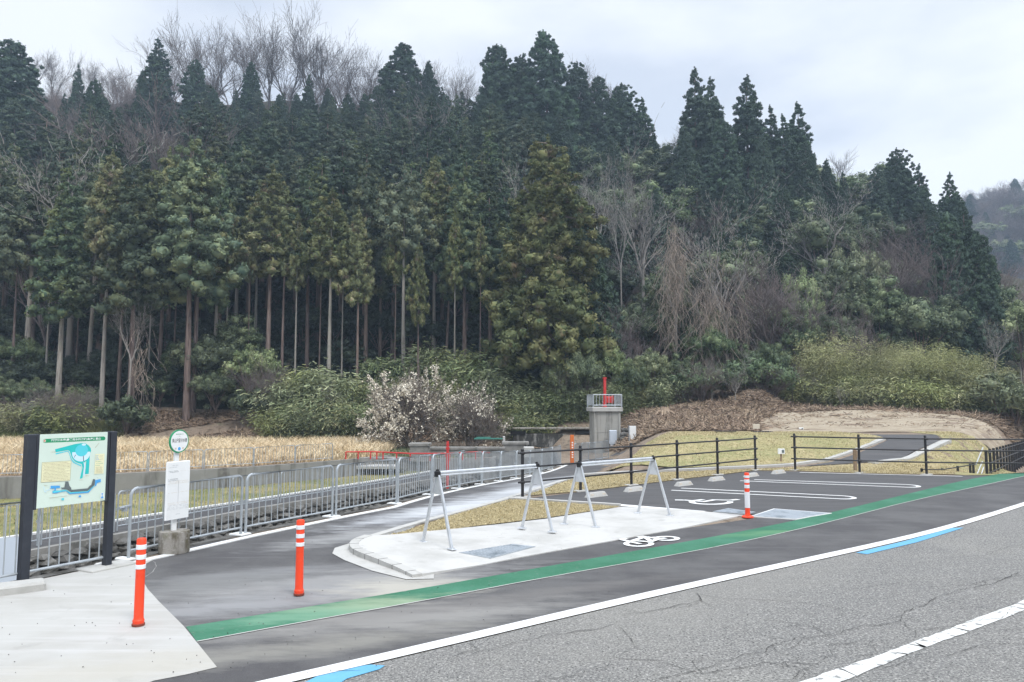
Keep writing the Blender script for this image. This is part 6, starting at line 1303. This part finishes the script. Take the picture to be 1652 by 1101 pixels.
def sticks(name, P, L, r, m, rg, flatk=.25, **kw):
    n = len(P); D = unit(np.stack([rg.normal(size=n), rg.normal(size=n), rg.normal(size=n) * flatk + .1], 1)); segs = [(P[i] - D[i] * L[i] / 2, P[i] + D[i] * L[i] / 2, r[i], r[i] * .7) for i in range(n)]
    V, Q = tubes_np(segs, 3); ob = link(name, quick_mesh(name, V, Q, None, (m,))); tag(ob, kw.get('label'), kw.get('cat'), kind='stuff'); return ob
P = scatter(24000, -27, 2, 46, 52.5, lambda x, y: hn(x, y * 2) > -.8 and x > -26 + 0, rg, .08); sticks('brushwood', P, rg.uniform(.15, .9, len(P)), rg.uniform(.012, .040, len(P)), 'debris', rg, label='brown cut brushwood and leaves strewn over the slope at the foot of the wood', cat='brushwood')
P = scatter(32000, 5.5, 36, 34.5, 52, lambda x, y: (y > 43.5 or x < 14) and not (inpoly(x, y, bank) and rg.random() < .97) and (x - 5.5 > (38 - y) * .5), rg, .06); sticks('brushwood', P, rg.uniform(.15, .9, len(P)), rg.uniform(.012, .036, len(P)), 'debris', rg, label='brown brushwood strewn over the bare slope right of the tower', cat='brushwood')
P = scatter(22000, -42, -25, 46, 52, lambda x, y: True, rg); blades('dry_grass_slope', P, rg.uniform(.2, .7, len(P)), rg.uniform(.02, .045, len(P)), .5, 'olive_grass', rg, label='rough dry grass on the slope behind the map board', cat='grass')
P = scatter(1500, 6, 30, 38, 46, lambda x, y: True, rg, .04); sticks('bank_litter', P, rg.uniform(.08, .3, len(P)), rg.uniform(.008, .02, len(P)), 'debris', rg, label='pale stones and sticks littering the earth bank', cat='litter')
def in_any(x, y): return inpoly(x, y, l1)
P = scatter(14000, -2.5, 3.5, 9.5, 17.5, in_any, rg, .03); blades('lawn_blades', P, rg.uniform(.015, .045, len(P)), rg.uniform(.006, .012, len(P)), .7, 'turf', rg, label='short dry turf between the path and the concrete pad', cat='grass')
P = scatter(16000, 0, 15.5, 16, 25, lambda x, y: inpoly(x, y, l2), rg, .016); blades('lawn_blades', P, rg.uniform(.02, .06, len(P)), rg.uniform(.01, .018, len(P)), .7, 'turf', rg, label='short dry turf behind the black railing', cat='grass')
P = scatter(26000, 3, 24, 24, 33, lambda x, y: (inpoly(x, y, mound) or inpoly(x, y, berm)) and not inpoly(x, y, climb), rg, .04); blades('mound_turf', P, rg.uniform(.02, .07, len(P)), rg.uniform(.012, .025, len(P)), .8, 'turf', rg, label='short dry turf covering the sloping mound behind the railings', cat='grass')
# tufts of weeds on the canal bank
Q_ = resample(A, .25, False); P = np.array([(x - rg.uniform(.25, 1.0), y + rg.uniform(0, .3), T(x, y) - rg.uniform(.35, 1.1)) for x, y in Q_ for _ in range(9)]); blades('bank_weeds', P, rg.uniform(.08, .3, len(P)), rg.uniform(.01, .02, len(P)), .6, 'dry_grass', rg, label='dry weeds growing on the canal bank below the near fence', cat='weeds')
P = np.array([(rg.uniform(-20, -6), rg.uniform(18, 34), LZ) for _ in range(9000)]); P = P[[inpoly(p[0], p[1], LC + [(-6.1, 38.0)] + LD[::-1] + [(-45, 6)]) for p in P]]; blades('field_tufts', P, rg.uniform(.04, .12, len(P)), rg.uniform(.015, .03, len(P)), .6, 'dry_grass', rg, label='yellowish grass tufts in the sunken field', cat='grass')
# --- haze
b = MB(); b.box((0, 138, 36), (900, 380, 81)); hz = b.build('haze', 'soil'); hz.data.materials.clear()
m = bpy.data.materials.new('haze'); m.use_nodes = True; t = m.node_tree; t.nodes.clear(); o = t.nodes.new('ShaderNodeOutputMaterial'); pv = t.nodes.new('ShaderNodeVolumePrincipled'); pv.inputs['Color'].default_value = (.62, .80, 1, 1); pv.inputs['Density'].default_value = .0009; pv.inputs['Anisotropy'].default_value = .2
t.links.new(pv.outputs[0], o.inputs['Volume']); hz.data.materials.append(m); tag(hz, kind='stuff')
